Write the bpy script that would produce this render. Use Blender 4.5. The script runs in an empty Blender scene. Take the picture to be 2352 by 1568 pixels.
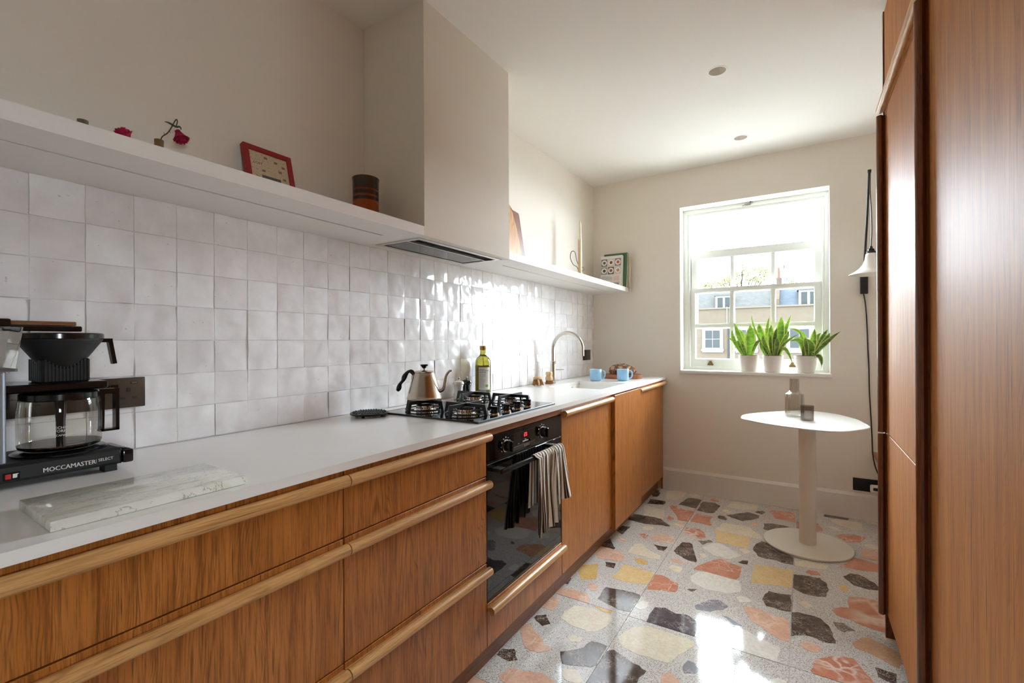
import bpy, bmesh, math, random
from mathutils import Vector, Matrix
PI = math.pi
SC = bpy.context.scene
COL = SC.collection
rnd = random.Random(7)

# ------------------------------------------------------------------ camera
CX, CZ = 1.533, 1.171
F_PX, TH, ROLL = 1072.9, 0.55662, 0.0049418
cam_d = bpy.data.cameras.new('camera')
cam_d.sensor_width = 36.0
cam_d.lens = F_PX / 2352.0 * 36.0
cam_d.shift_y = 0.7 / 2352.0
cam_d.clip_start = 0.02
cam_d.clip_end = 400
cam = bpy.data.objects.new('camera', cam_d)
COL.objects.link(cam)
_r = Vector((math.cos(TH), math.sin(TH), 0)); _u = Vector((0, 0, 1)); _f = Vector((-math.sin(TH), math.cos(TH), 0))
_ri = _r * math.cos(ROLL) - _u * math.sin(ROLL)
_up = _r * math.sin(ROLL) + _u * math.cos(ROLL)
M = Matrix((( _ri.x, _up.x, -_f.x, CX), (_ri.y, _up.y, -_f.y, 0), (_ri.z, _up.z, -_f.z, CZ), (0, 0, 0, 1)))
cam.matrix_world = M
SC.camera = cam

# ------------------------------------------------------------------ world, lights, exposure
SKY_STRENGTH = 50.0
SKY_COLOR = (0.80, 0.905, 1.0)
SC.view_settings.view_transform = 'Standard'
SC.view_settings.look = 'None'
SC.view_settings.gamma = 1.0
SC.view_settings.exposure = 0.62
SC.view_settings.use_curve_mapping = False
world = bpy.data.worlds.new('overcast_sky')
SC.world = world
world.use_nodes = True
_bg = world.node_tree.nodes['Background']
_bg.inputs[0].default_value = (*SKY_COLOR, 1)
_bg.inputs[1].default_value = SKY_STRENGTH
try:
    SC.cycles.use_denoising = True
    SC.cycles.max_bounces = 14
    SC.cycles.diffuse_bounces = 8
    SC.cycles.transparent_max_bounces = 16
    SC.cycles.transmission_bounces = 12
    SC.cycles.sample_clamp_indirect = 8.0
except Exception:
    pass


def portal(name, center, rot, sx, sy):
    l = bpy.data.lights.new(name, 'AREA')
    l.shape = 'RECTANGLE'; l.size = sx; l.size_y = sy
    l.cycles.is_portal = True
    o = bpy.data.objects.new(name, l); COL.objects.link(o)
    o.location = center; o.rotation_euler = rot
    return o


# portals emit nothing: they only tell the renderer where daylight enters
portal('window_portal', (1.205, 4.14, 1.58), (-PI / 2, 0, 0), 1.0, 1.28)
portal('fill_window_portal', (2.56, -0.30, 1.15), (0, PI / 2, 0), 0.30, 0.30)  # guides sampling to the added fill-light opening

# ------------------------------------------------------------------ mesh helpers
WL = {None: Vector((0, 0, 0))}


class B:
    def __init__(s):
        s.v = []; s.f = []; s.uv = {}

    def add(s, vs, fs):
        n = len(s.v)
        s.v += [Vector(p) for p in vs]
        s.f += [tuple(i + n for i in f) for f in fs]
        return n

    def box(s, x0, y0, z0, x1, y1, z1):
        vs = [(x0, y0, z0), (x1, y0, z0), (x1, y1, z0), (x0, y1, z0), (x0, y0, z1), (x1, y0, z1), (x1, y1, z1), (x0, y1, z1)]
        s.add(vs, [(0, 3, 2, 1), (4, 5, 6, 7), (0, 1, 5, 4), (1, 2, 6, 5), (2, 3, 7, 6), (3, 0, 4, 7)])
        return s

    def rbox(s, x0, y0, z0, x1, y1, z1, r=0.003, seg=2):
        bm = bmesh.new()
        bmesh.ops.create_cube(bm, size=1)
        for v in bm.verts:
            v.co = Vector(((x0 + x1) / 2 + v.co.x * (x1 - x0), (y0 + y1) / 2 + v.co.y * (y1 - y0), (z0 + z1) / 2 + v.co.z * (z1 - z0)))
        bmesh.ops.bevel(bm, geom=bm.edges[:], offset=r, segments=seg, profile=0.5, affect='EDGES')
        s.bm(bm)
        return s

    def bm(s, bm):
        bm.verts.index_update()
        s.add([v.co.copy() for v in bm.verts], [tuple(v.index for v in f.verts) for f in bm.faces])
        bm.free()

    def prism(s, poly, h0, h1, plane='xy'):
        n = len(poly)
        def P(a, b, h):
            return {'xy': (a, b, h), 'yz': (h, a, b), 'xz': (a, h, b)}[plane]
        vs = [P(a, b, h0) for a, b in poly] + [P(a, b, h1) for a, b in poly]
        fs = [tuple(range(n))[::-1], tuple(range(n, 2 * n))] + [(i, (i + 1) % n, n + (i + 1) % n, n + i) for i in range(n)]
        s.add(vs, fs)
        return s

    def lathe(s, prof, c=(0, 0, 0), seg=32, cap0=True, cap1=True, axis='z'):
        vs = []; fs = []
        for r, z in prof:
            for k in range(seg):
                a = 2 * PI * k / seg
                p = (r * math.cos(a), r * math.sin(a), z)
                if axis == 'x': p = (z, p[0], p[1])
                elif axis == 'y': p = (p[0], z, p[1])
                vs.append((c[0] + p[0], c[1] + p[1], c[2] + p[2]))
        for i in range(len(prof) - 1):
            for k in range(seg):
                k2 = (k + 1) % seg
                fs.append((i * seg + k, i * seg + k2, (i + 1) * seg + k2, (i + 1) * seg + k))
        if cap0: fs.append(tuple(range(seg))[::-1])
        if cap1: fs.append(tuple((len(prof) - 1) * seg + k for k in range(seg)))
        s.add(vs, fs)
        return s

    def tube(s, pts, r, seg=10, caps=True, closed=False):
        pts = [Vector(p) for p in pts]
        n = len(pts)
        rs = r if isinstance(r, (list, tuple)) else [r] * n
        t0 = None; nrm = None
        rings = []
        for i in range(n):
            if closed:
                t = (pts[(i + 1) % n] - pts[i - 1])
            else:
                t = pts[min(i + 1, n - 1)] - pts[max(i - 1, 0)]
            t.normalize()
            if nrm is None:
                a = Vector((0, 0, 1)) if abs(t.z) < 0.9 else Vector((1, 0, 0))
                nrm = (a - t * a.dot(t)).normalized()
            else:
                nrm = (nrm - t * nrm.dot(t))
                if nrm.length < 1e-6: nrm = t.orthogonal()
                nrm.normalize()
            bi = t.cross(nrm)
            rings.append([pts[i] + (nrm * math.cos(2 * PI * k / seg) + bi * math.sin(2 * PI * k / seg)) * rs[i] for k in range(seg)])
        vs = [p for ring in rings for p in ring]
        fs = []
        m = n if closed else n - 1
        for i in range(m):
            j = (i + 1) % n
            for k in range(seg):
                k2 = (k + 1) % seg
                fs.append((i * seg + k, i * seg + k2, j * seg + k2, j * seg + k))
        if caps and not closed:
            fs.append(tuple(range(seg))[::-1]); fs.append(tuple((n - 1) * seg + k for k in range(seg)))
        s.add(vs, fs)
        return s

    def grid(s, nu, nv, fn, wrap=False):
        vs = []; n0 = len(s.v)
        for j in range(nv + 1):
            for i in range(nu + 1):
                vs.append(fn(i / nu, j / nv))
        fs = [(j * (nu + 1) + i, j * (nu + 1) + i + 1, (j + 1) * (nu + 1) + i + 1, (j + 1) * (nu + 1) + i) for j in range(nv) for i in range(nu)]
        s.add(vs, fs)
        for j in range(nv + 1):
            for i in range(nu + 1):
                s.uv[n0 + j * (nu + 1) + i] = (i / nu, j / nv)
        return s

    def xf(s, m, start=0):
        for i in range(start, len(s.v)):
            s.v[i] = m @ s.v[i]
        return s


def link(o, parent):
    COL.objects.link(o)
    if parent is not None:
        o.parent = parent
    WL[o] = WL.get(parent, Vector((0, 0, 0))) + o.location
    return o


def make_mesh(name, b, mat, off=Vector((0, 0, 0)), smooth=35, fixn=True):
    me = bpy.data.meshes.new(name)
    me.from_pydata([tuple(v - off) for v in b.v], [], b.f)
    if b.uv:
        lay = me.uv_layers.new(name='uv')
        for lp in me.loops:
            lay.data[lp.index].uv = b.uv.get(lp.vertex_index, (0, 0))
    if fixn:
        bm = bmesh.new(); bm.from_mesh(me)
        bmesh.ops.recalc_face_normals(bm, faces=bm.faces)
        bm.to_mesh(me); bm.free()
    if smooth:
        me.polygons.foreach_set('use_smooth', [True] * len(me.polygons))
        me.set_sharp_from_angle(angle=math.radians(smooth))
    if mat is not None:
        me.materials.append(mat)
    return me


def part(name, b, mat, parent=None, smooth=35, label=None, kind=None, fixn=True):
    off = WL[parent]
    o = bpy.data.objects.new(name, make_mesh(name, b, mat, off, smooth, fixn))
    link(o, parent)
    if label: o['label'] = label
    if kind: o['kind'] = kind
    return o


def thing(name, loc, label, cat, group=None):
    o = bpy.data.objects.new(name, None)
    o.empty_display_size = 0.05
    o.location = loc
    link(o, None)
    o['label'] = label; o['category'] = cat
    if group: o['group'] = group
    return o


def solo(name, b, mat, loc, label, cat, smooth=35, group=None):
    o = bpy.data.objects.new(name, make_mesh(name, b, mat, Vector(loc), smooth))
    o.location = loc
    link(o, None)
    o['label'] = label; o['category'] = cat
    if group: o['group'] = group
    return o


def struct(name, b, mat, smooth=None, parent=None, fixn=True):
    o = part(name, b, mat, parent, smooth, fixn=fixn)
    if parent is None: o['kind'] = 'structure'
    return o


def text_geo(body, size, align='CENTER', spacing=1.0):
    cu = bpy.data.curves.new('t', 'FONT')
    cu.body = body; cu.size = size; cu.align_x = align; cu.align_y = 'CENTER'
    cu.space_character = spacing
    cu.resolution_u = 2
    o = bpy.data.objects.new('t', cu); COL.objects.link(o)
    dg = bpy.context.evaluated_depsgraph_get()
    dg.update()
    me = bpy.data.meshes.new_from_object(o.evaluated_get(dg))
    vs = [v.co.copy() for v in me.vertices]; fs = [tuple(p.vertices) for p in me.polygons]
    bpy.data.objects.remove(o); bpy.data.curves.remove(cu); bpy.data.meshes.remove(me)
    return vs, fs


def text_on(b, body, size, fn, align='CENTER', sx=1.0, bold=0.0):
    vs, fs = text_geo(body, size, align)
    b.add([fn(v.x * sx, v.y) for v in vs], fs)
    if bold:
        b.add([fn(v.x * sx + bold, v.y) for v in vs], fs)


def bez(p, n):
    p = [Vector(q) for q in p]
    out = []
    for i in range(n + 1):
        t = i / n
        q = p[:]
        while len(q) > 1:
            q = [q[k].lerp(q[k + 1], t) for k in range(len(q) - 1)]
        out.append(q[0])
    return out


def catmull(pts, n=6, closed=False):
    pts = [Vector(p) for p in pts]; m = len(pts); out = []
    rng = m if closed else m - 1
    for i in range(rng):
        if closed:
            a, b_, c, d = pts[i - 1], pts[i], pts[(i + 1) % m], pts[(i + 2) % m]
        else:
            a, b_, c, d = pts[max(i - 1, 0)], pts[i], pts[i + 1], pts[min(i + 2, m - 1)]
        for k in range(n):
            t = k / n
            out.append(0.5 * ((2 * b_) + (c - a) * t + (2 * a - 5 * b_ + 4 * c - d) * t * t + (3 * b_ - a - 3 * c + d) * t ** 3))
    if not closed: out.append(pts[-1])
    return out


# ------------------------------------------------------------------ materials
def lin(c):
    return tuple((x / 255 / 12.92) if x / 255 <= 0.04045 else ((x / 255 + 0.055) / 1.055) ** 2.4 for x in c)


def S(r, g, b):
    return (*lin((r, g, b)), 1.0)


class N:
    def __init__(s, name):
        s.m = bpy.data.materials.new(name); s.m.use_nodes = True
        s.t = s.m.node_tree
        s.p = s.t.nodes['Principled BSDF']
        s.out = s.t.nodes['Material Output']

    def n(s, typ, **kw):
        nd = s.t.nodes.new(typ)
        for k, v in kw.items():
            if hasattr(nd, k) and k not in nd.inputs: setattr(nd, k, v)
        return nd

    def l(s, a, b):
        s.t.links.new(a, b)

    def set(s, **kw):
        for k, v in kw.items():
            s.p.inputs[k.replace('_', ' ')].default_value = v
        return s

    def coord(s, rand=True, scale=(1, 1, 1), kind='Object'):
        tc = s.n('ShaderNodeTexCoord')
        mp = s.n('ShaderNodeMapping')
        mp.inputs['Scale'].default_value = scale
        s.l(tc.outputs[kind], mp.inputs['Vector'])
        if rand:
            oi = s.n('ShaderNodeObjectInfo')
            mu = s.n('ShaderNodeVectorMath'); mu.operation = 'SCALE'
            cb = s.n('ShaderNodeCombineXYZ')
            for i in range(3): s.l(oi.outputs['Random'], cb.inputs[i])
            s.l(cb.outputs[0], mu.inputs[0]); mu.inputs['Scale'].default_value = 37.0
            ad = s.n('ShaderNodeVectorMath'); ad.operation = 'ADD'
            s.l(mp.outputs[0], ad.inputs[0]); s.l(mu.outputs[0], ad.inputs[1])
            return ad.outputs[0]
        return mp.outputs[0]

    def noise(s, vec, scale, detail=3, rough=0.5, dist=0.0):
        nd = s.n('ShaderNodeTexNoise')
        nd.inputs['Scale'].default_value = scale; nd.inputs['Detail'].default_value = detail
        nd.inputs['Roughness'].default_value = rough; nd.inputs['Distortion'].default_value = dist
        if vec is not None: s.l(vec, nd.inputs['Vector'])
        return nd.outputs['Fac']

    def ramp(s, fac, stops, interp='LINEAR'):
        r = s.n('ShaderNodeValToRGB')
        r.color_ramp.interpolation = interp
        e = r.color_ramp.elements
        while len(e) > 1: e.remove(e[0])
        e[0].position = stops[0][0]; e[0].color = stops[0][1]
        for p, c in stops[1:]:
            x = e.new(p); x.color = c
        s.l(fac, r.inputs[0])
        return r.outputs[0]

    def mix(s, fac, a, b, mode='MIX'):
        m = s.n('ShaderNodeMixRGB'); m.blend_type = mode
        for i, x in ((0, fac), (1, a), (2, b)):
            if isinstance(x, (int, float)): m.inputs[i].default_value = x
            elif isinstance(x, tuple): m.inputs[i].default_value = x
            else: s.l(x, m.inputs[i])
        return m.outputs[0]

    def math(s, op, a, b=0.0):
        m = s.n('ShaderNodeMath'); m.operation = op
        for i, x in ((0, a), (1, b)):
            if isinstance(x, (int, float)): m.inputs[i].default_value = x
            else: s.l(x, m.inputs[i])
        return m.outputs[0]

    def bump(s, h, strength=0.1, dist=0.01):
        bp = s.n('ShaderNodeBump')
        bp.inputs['Strength'].default_value = strength; bp.inputs['Distance'].default_value = dist
        s.l(h, bp.inputs['Height']); s.l(bp.outputs[0], s.p.inputs['Normal'])

    def color(s, c):
        s.l(c, s.p.inputs['Base Color'])
        return s


def plain(name, col, rough=0.5, metal=0.0, spec=0.5, coat=0.0, var=0.0):
    k = N(name)
    k.set(Base_Color=col, Roughness=rough, Metallic=metal)
    k.p.inputs['Specular IOR Level'].default_value = spec
    if coat:
        k.p.inputs['Coat Weight'].default_value = coat
        k.p.inputs['Coat Roughness'].default_value = 0.05
    v = k.coord(rand=False)
    nz = k.noise(v, 60, 2)
    amt = var if var else 0.04
    k.color(k.mix(nz, tuple(x * (1 - amt) for x in col[:3]) + (1,), tuple(min(1, x * (1 + amt)) for x in col[:3]) + (1,)))
    return k.m


def wood(name, axis, light, mid, dark, rough=0.38, fine=150, figure=1.0, coat=0.0, spec=0.5, across='y', amt=1.0):
    k = N(name)
    def st(f):
        q = [1.0, 1.0, 1.0]; q['xyz'.index(axis)] = f
        return tuple(q)
    fin = k.noise(k.coord(scale=st(0.04)), fine, 4, 0.65)
    med = k.noise(k.coord(scale=st(0.05)), fine * 0.16, 3, 0.6)
    # flat-sawn figure: nested arches along the grain, repeated per veneer leaf
    v = k.coord(scale=(1, 1, 1))
    sp = k.n('ShaderNodeSeparateXYZ'); k.l(v, sp.inputs[0])
    along = sp.outputs['xyz'.index(axis)]
    acr = sp.outputs['xyz'.index(across)] if across != axis else sp.outputs[2]
    wob = k.noise(k.coord(scale=st(0.25)), 7.0, 3, 0.55)
    a = k.math('SUBTRACT', k.math('FRACT', k.math('ADD', k.math('MULTIPLY', acr, 3.3 * figure), k.math('MULTIPLY', wob, 0.30))), 0.5)
    val = k.math('ADD', k.math('MULTIPLY', k.math('MULTIPLY', a, a), 17.0), k.math('MULTIPLY', along, 0.9))
    val = k.math('ADD', val, k.math('MULTIPLY', wob, 0.7))
    ring = k.math('MULTIPLY', k.math('ADD', k.math('SINE', k.math('MULTIPLY', val, 58.0)), 1.0), 0.5)
    ring = k.math('POWER', ring, 5.0)
    brk = k.ramp(k.noise(k.coord(scale=st(0.1)), 60, 2), [(0.40, (0.15, 0.15, 0.15, 1)), (0.62, (1, 1, 1, 1))])
    c = k.ramp(med, [(0.3, mid), (0.7, light)])
    c = k.mix(k.ramp(fin, [(0.36, (0.6 * amt, 0.6 * amt, 0.6 * amt, 1)), (0.54, (0, 0, 0, 1))]), c, dark)
    c = k.mix(k.math('MULTIPLY', k.math('MULTIPLY', ring, 0.62 * amt), brk), c, dark)
    pores = k.noise(k.coord(scale=st(0.03)), 330 if amt > 0.8 else 190, 2, 0.5)
    c = k.mix(k.ramp(pores, [(0.64, (0, 0, 0, 1)), (0.74, (0.75, 0.75, 0.75, 1))]), c, tuple(x * 0.5 for x in dark[:3]) + (1,))
    k.color(c)
    k.set(Roughness=rough)
    k.p.inputs['Specular IOR Level'].default_value = spec
    if coat:
        k.p.inputs['Coat Weight'].default_value = coat
        k.p.inputs['Coat Roughness'].default_value = 0.25
    k.bump(fin, 0.08, 0.002)
    return k.m


def stone(name, base, base2, vein, scale=9, vw=0.045, rough=0.07, veinamt=0.85):
    k = N(name)
    v = k.coord()
    warp = k.n('ShaderNodeTexNoise'); warp.inputs['Scale'].default_value = scale * 0.7; warp.inputs['Detail'].default_value = 4
    k.l(v, warp.inputs['Vector'])
    ad = k.n('ShaderNodeMixRGB'); ad.blend_type = 'ADD'; ad.inputs[0].default_value = 0.22
    k.l(v, ad.inputs[1]); k.l(warp.outputs['Color'], ad.inputs[2])
    vo = k.n('ShaderNodeTexVoronoi'); vo.feature = 'DISTANCE_TO_EDGE'; vo.inputs['Scale'].default_value = scale
    k.l(ad.outputs[0], vo.inputs['Vector'])
    vm = k.ramp(vo.outputs['Distance'], [(0.0, (veinamt,) * 3 + (1,)), (vw, (0, 0, 0, 1))])
    gate = k.ramp(k.noise(v, scale * 0.5, 2), [(0.4, (0, 0, 0, 1)), (0.6, (1, 1, 1, 1))])
    vm = k.mix(1.0, vm, gate, 'MULTIPLY')
    b = k.ramp(k.noise(v, scale * 1.3, 5, 0.65, 0.8), [(0.3, base), (0.7, base2)])
    fine = k.noise(v, scale * 9, 3, 0.6)
    b = k.mix(0.22, b, k.ramp(fine, [(0.35, (0.25, 0.25, 0.25, 1)), (0.65, (1, 1, 1, 1))]), 'MULTIPLY')
    k.color(k.mix(vm, b, vein))
    k.set(Roughness=rough)
    return k.m


MT = {}
MT['wall'] = plain('wall_paint', S(234, 227, 216), 0.85, spec=0.2, var=0.01)
MT['ceiling'] = plain('ceiling_paint', S(238, 234, 228), 0.9, spec=0.2, var=0.01)
MT['trim'] = plain('trim_paint', S(232, 227, 219), 0.5, var=0.01)
MT['window_paint'] = plain('window_paint', S(232, 232, 226), 0.35, var=0.01)
MT['shelf'] = plain('shelf_lacquer', S(233, 227, 221), 0.45, var=0.01)
MT['counter'] = plain('counter_quartz', S(240, 238, 235), 0.22, var=0.01)
MT['sink'] = plain('sink_composite', S(238, 237, 233), 0.2, var=0.01)
TEAK = (S(198, 127, 60), S(172, 103, 42), S(98, 53, 20))
MT['teak_z'] = wood('teak_veneer_upright', 'z', *TEAK, rough=0.3, fine=230)
MT['teak_zr'] = wood('teak_veneer_tall', 'z', S(196, 128, 56), S(172, 104, 40), S(104, 58, 22), rough=0.6, fine=260, figure=0.6, spec=0.4, amt=0.5)
MT['teak_y'] = wood('teak_rail_along', 'y', S(160, 96, 46), S(138, 78, 34), S(90, 46, 20), rough=0.35)
MT['oak_y'] = wood('oak_dowel_along', 'y', S(220, 170, 110), S(200, 148, 90), S(144, 94, 50), rough=0.3, fine=230, amt=0.8)
MT['oak_zd'] = wood('teak_dowel_upright', 'z', S(134, 78, 36), S(110, 60, 26), S(70, 34, 16), rough=0.3, fine=210)
MT['carcass'] = plain('carcass_dark', S(70, 34, 18), 0.6)
MT['plinth'] = wood('plinth_veneer', 'y', S(150, 98, 52), S(128, 78, 38), S(88, 50, 24), rough=0.4)
MT['black_glass'] = plain('black_glass', S(9, 9, 10), 0.03, spec=0.6)
MT['black_matte'] = plain('black_matte', S(24, 23, 23), 0.55)
MT['black_gloss'] = plain('black_gloss', S(14, 14, 14), 0.15)
MT['black_iron'] = plain('cast_iron_enamel', S(22, 22, 23), 0.32)
MT['steel'] = plain('brushed_steel', S(200, 196, 190), 0.25, 1.0)
MT['chrome'] = plain('chrome', S(225, 223, 220), 0.06, 1.0)
MT['dark_steel'] = plain('dark_steel', S(90, 92, 96), 0.3, 1.0)
MT['bronze'] = plain('bronze_brushed', S(78, 68, 58), 0.38, 0.7)
MT['white_print'] = plain('white_print', S(228, 226, 222), 0.5)
MT['white_enamel'] = plain('white_enamel', S(240, 240, 238), 0.2)
MT['grey_alu'] = plain('grey_aluminium', S(140, 142, 150), 0.4, 0.6)


def zellige():
    k = N('zellige_glaze')
    v = k.coord()
    oi = k.n('ShaderNodeObjectInfo')
    c = k.ramp(oi.outputs['Random'], [(0.0, S(234, 230, 230)), (0.5, S(240, 237, 237)), (1.0, S(245, 243, 243))])
    c2 = k.ramp(k.noise(v, 14, 4, 0.6), [(0.3, (0.90, 0.885, 0.885, 1)), (0.65, (1, 1, 1, 1))])
    c = k.mix(1.0, c, c2, 'MULTIPLY')
    pit = k.ramp(k.noise(v, 95, 1), [(0.76, (0, 0, 0, 1)), (0.8, (1, 1, 1, 1))])
    c = k.mix(k.math('MULTIPLY', pit, 0.35), c, S(120, 110, 105))
    k.color(c)
    k.set(Roughness=0.13)
    k.p.inputs['Specular IOR Level'].default_value = 0.14
    h = k.math('ADD', k.noise(v, 13, 1, 0.4), k.math('MULTIPLY', k.noise(v, 60, 2), 0.02))
    k.bump(h, 0.5, 0.02)
    return k.m


MT['zellige'] = zellige()
MT['grout'] = plain('tile_bed', S(222, 217, 212), 0.9)


def terrazzo():
    k = N('terrazzo_matrix')
    v = k.coord(rand=False)
    vo = k.n('ShaderNodeTexVoronoi'); vo.inputs['Scale'].default_value = 470
    k.l(v, vo.inputs['Vector'])
    sp = k.n('ShaderNodeSeparateColor'); k.l(vo.outputs['Color'], sp.inputs[0])
    c = k.ramp(sp.outputs[0], [(0.0, S(104, 97, 92)), (0.10, S(142, 135, 129)), (0.26, S(198, 192, 185)), (0.6, S(216, 211, 205)), (1.0, S(228, 224, 219))])
    k.color(c)
    k.set(Roughness=0.07)
    return k.m


MT['terrazzo'] = terrazzo()
MT['floor_grout'] = plain('floor_grout', S(206, 200, 190), 0.7)
CH = {
    'dark': stone('stone_dark', S(62, 50, 44), S(104, 88, 78), S(206, 190, 174), 30, 0.07),
    'darkpale': stone('stone_dark_pale', S(100, 88, 80), S(134, 120, 110), S(204, 190, 178), 26, 0.07),
    'darkblue': stone('stone_dark_plum', S(64, 54, 60), S(98, 86, 92), S(212, 202, 198), 26, 0.07),
    'bluegrey': stone('stone_slate', S(128, 126, 134), S(156, 154, 160), S(220, 216, 212), 18, 0.04),
    'pink': stone('stone_rosso', S(198, 128, 102), S(220, 160, 134), S(240, 216, 198), 12, 0.045),
    'pinkveined': stone('stone_rosso_veined', S(200, 126, 98), S(220, 156, 128), S(238, 228, 218), 12, 0.15),
    'pinkband': stone('stone_rosso_banded', S(194, 122, 90), S(214, 150, 118), S(232, 216, 198), 8, 0.2),
    'pinkpale': stone('stone_rose_pale', S(222, 182, 158), S(232, 200, 178), S(240, 226, 212), 13, 0.1),
    'salmon': stone('stone_salmon', S(224, 176, 150), S(235, 196, 172), S(244, 220, 202), 11, 0.04, veinamt=0.6),
    'tan': stone('stone_tan', S(208, 162, 126), S(216, 176, 142), S(228, 196, 168), 11, 0.03, veinamt=0.5),
    'cream': stone('stone_cream', S(230, 218, 192), S(240, 231, 210), S(220, 190, 146), 10, 0.025, veinamt=0.5),
    'white': stone('stone_white', S(234, 228, 216), S(241, 237, 228), S(212, 198, 184), 9, 0.02, veinamt=0.5),
    'gold': stone('stone_gold', S(231, 196, 136), S(240, 216, 168), S(206, 150, 82), 24, 0.06, veinamt=0.7),
    'yellow': stone('stone_yellow', S(222, 182, 108), S(234, 204, 142), S(188, 126, 56), 24, 0.06, veinamt=0.7),
}


def glass_thin(name, tint=(1, 1, 1, 1), gloss=1.0):
    k = N(name)
    tr = k.n('ShaderNodeBsdfTransparent'); tr.inputs[0].default_value = tint
    gl = k.n('ShaderNodeBsdfGlossy'); gl.inputs['Roughness'].default_value = 0.02
    fr = k.n('ShaderNodeFresnel'); fr.inputs['IOR'].default_value = 1.45
    mx = k.n('ShaderNodeMixShader')
    k.l(k.math('MULTIPLY', fr.outputs[0], gloss), mx.inputs[0]); k.l(tr.outputs[0], mx.inputs[1]); k.l(gl.outputs[0], mx.inputs[2])
    k.l(mx.outputs[0], k.out.inputs['Surface'])
    return k.m


MT['pane'] = glass_thin('window_glass', (0.97, 0.98, 0.97, 1), 0.6)


def glass_mat(name, col, rough=0.02, trans=1.0):
    k = N(name)
    k.set(Base_Color=col, Roughness=rough)
    k.p.inputs['Transmission Weight'].default_value = trans
    k.p.inputs['IOR'].default_value = 1.46
    return k.m


def emit(name, col, st):
    k = N(name)
    k.set(Base_Color=col, Roughness=0.4)
    k.p.inputs['Emission Color'].default_value = col
    k.p.inputs['Emission Strength'].default_value = st
    return k.m


def stripes(name, cols, n, rough=0.9, uvaxis=0):
    """cloth with stripes across the uv direction"""
    k = N(name)
    tc = k.n('ShaderNodeTexCoord'); sp = k.n('ShaderNodeSeparateXYZ')
    k.l(tc.outputs['UV'], sp.inputs[0])
    fr = k.math('FRACT', k.math('MULTIPLY', sp.outputs[uvaxis], n))
    k.color(k.ramp(fr, cols, 'CONSTANT'))
    k.set(Roughness=rough)
    k.p.inputs['Specular IOR Level'].default_value = 0.1
    return k.m

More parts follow.
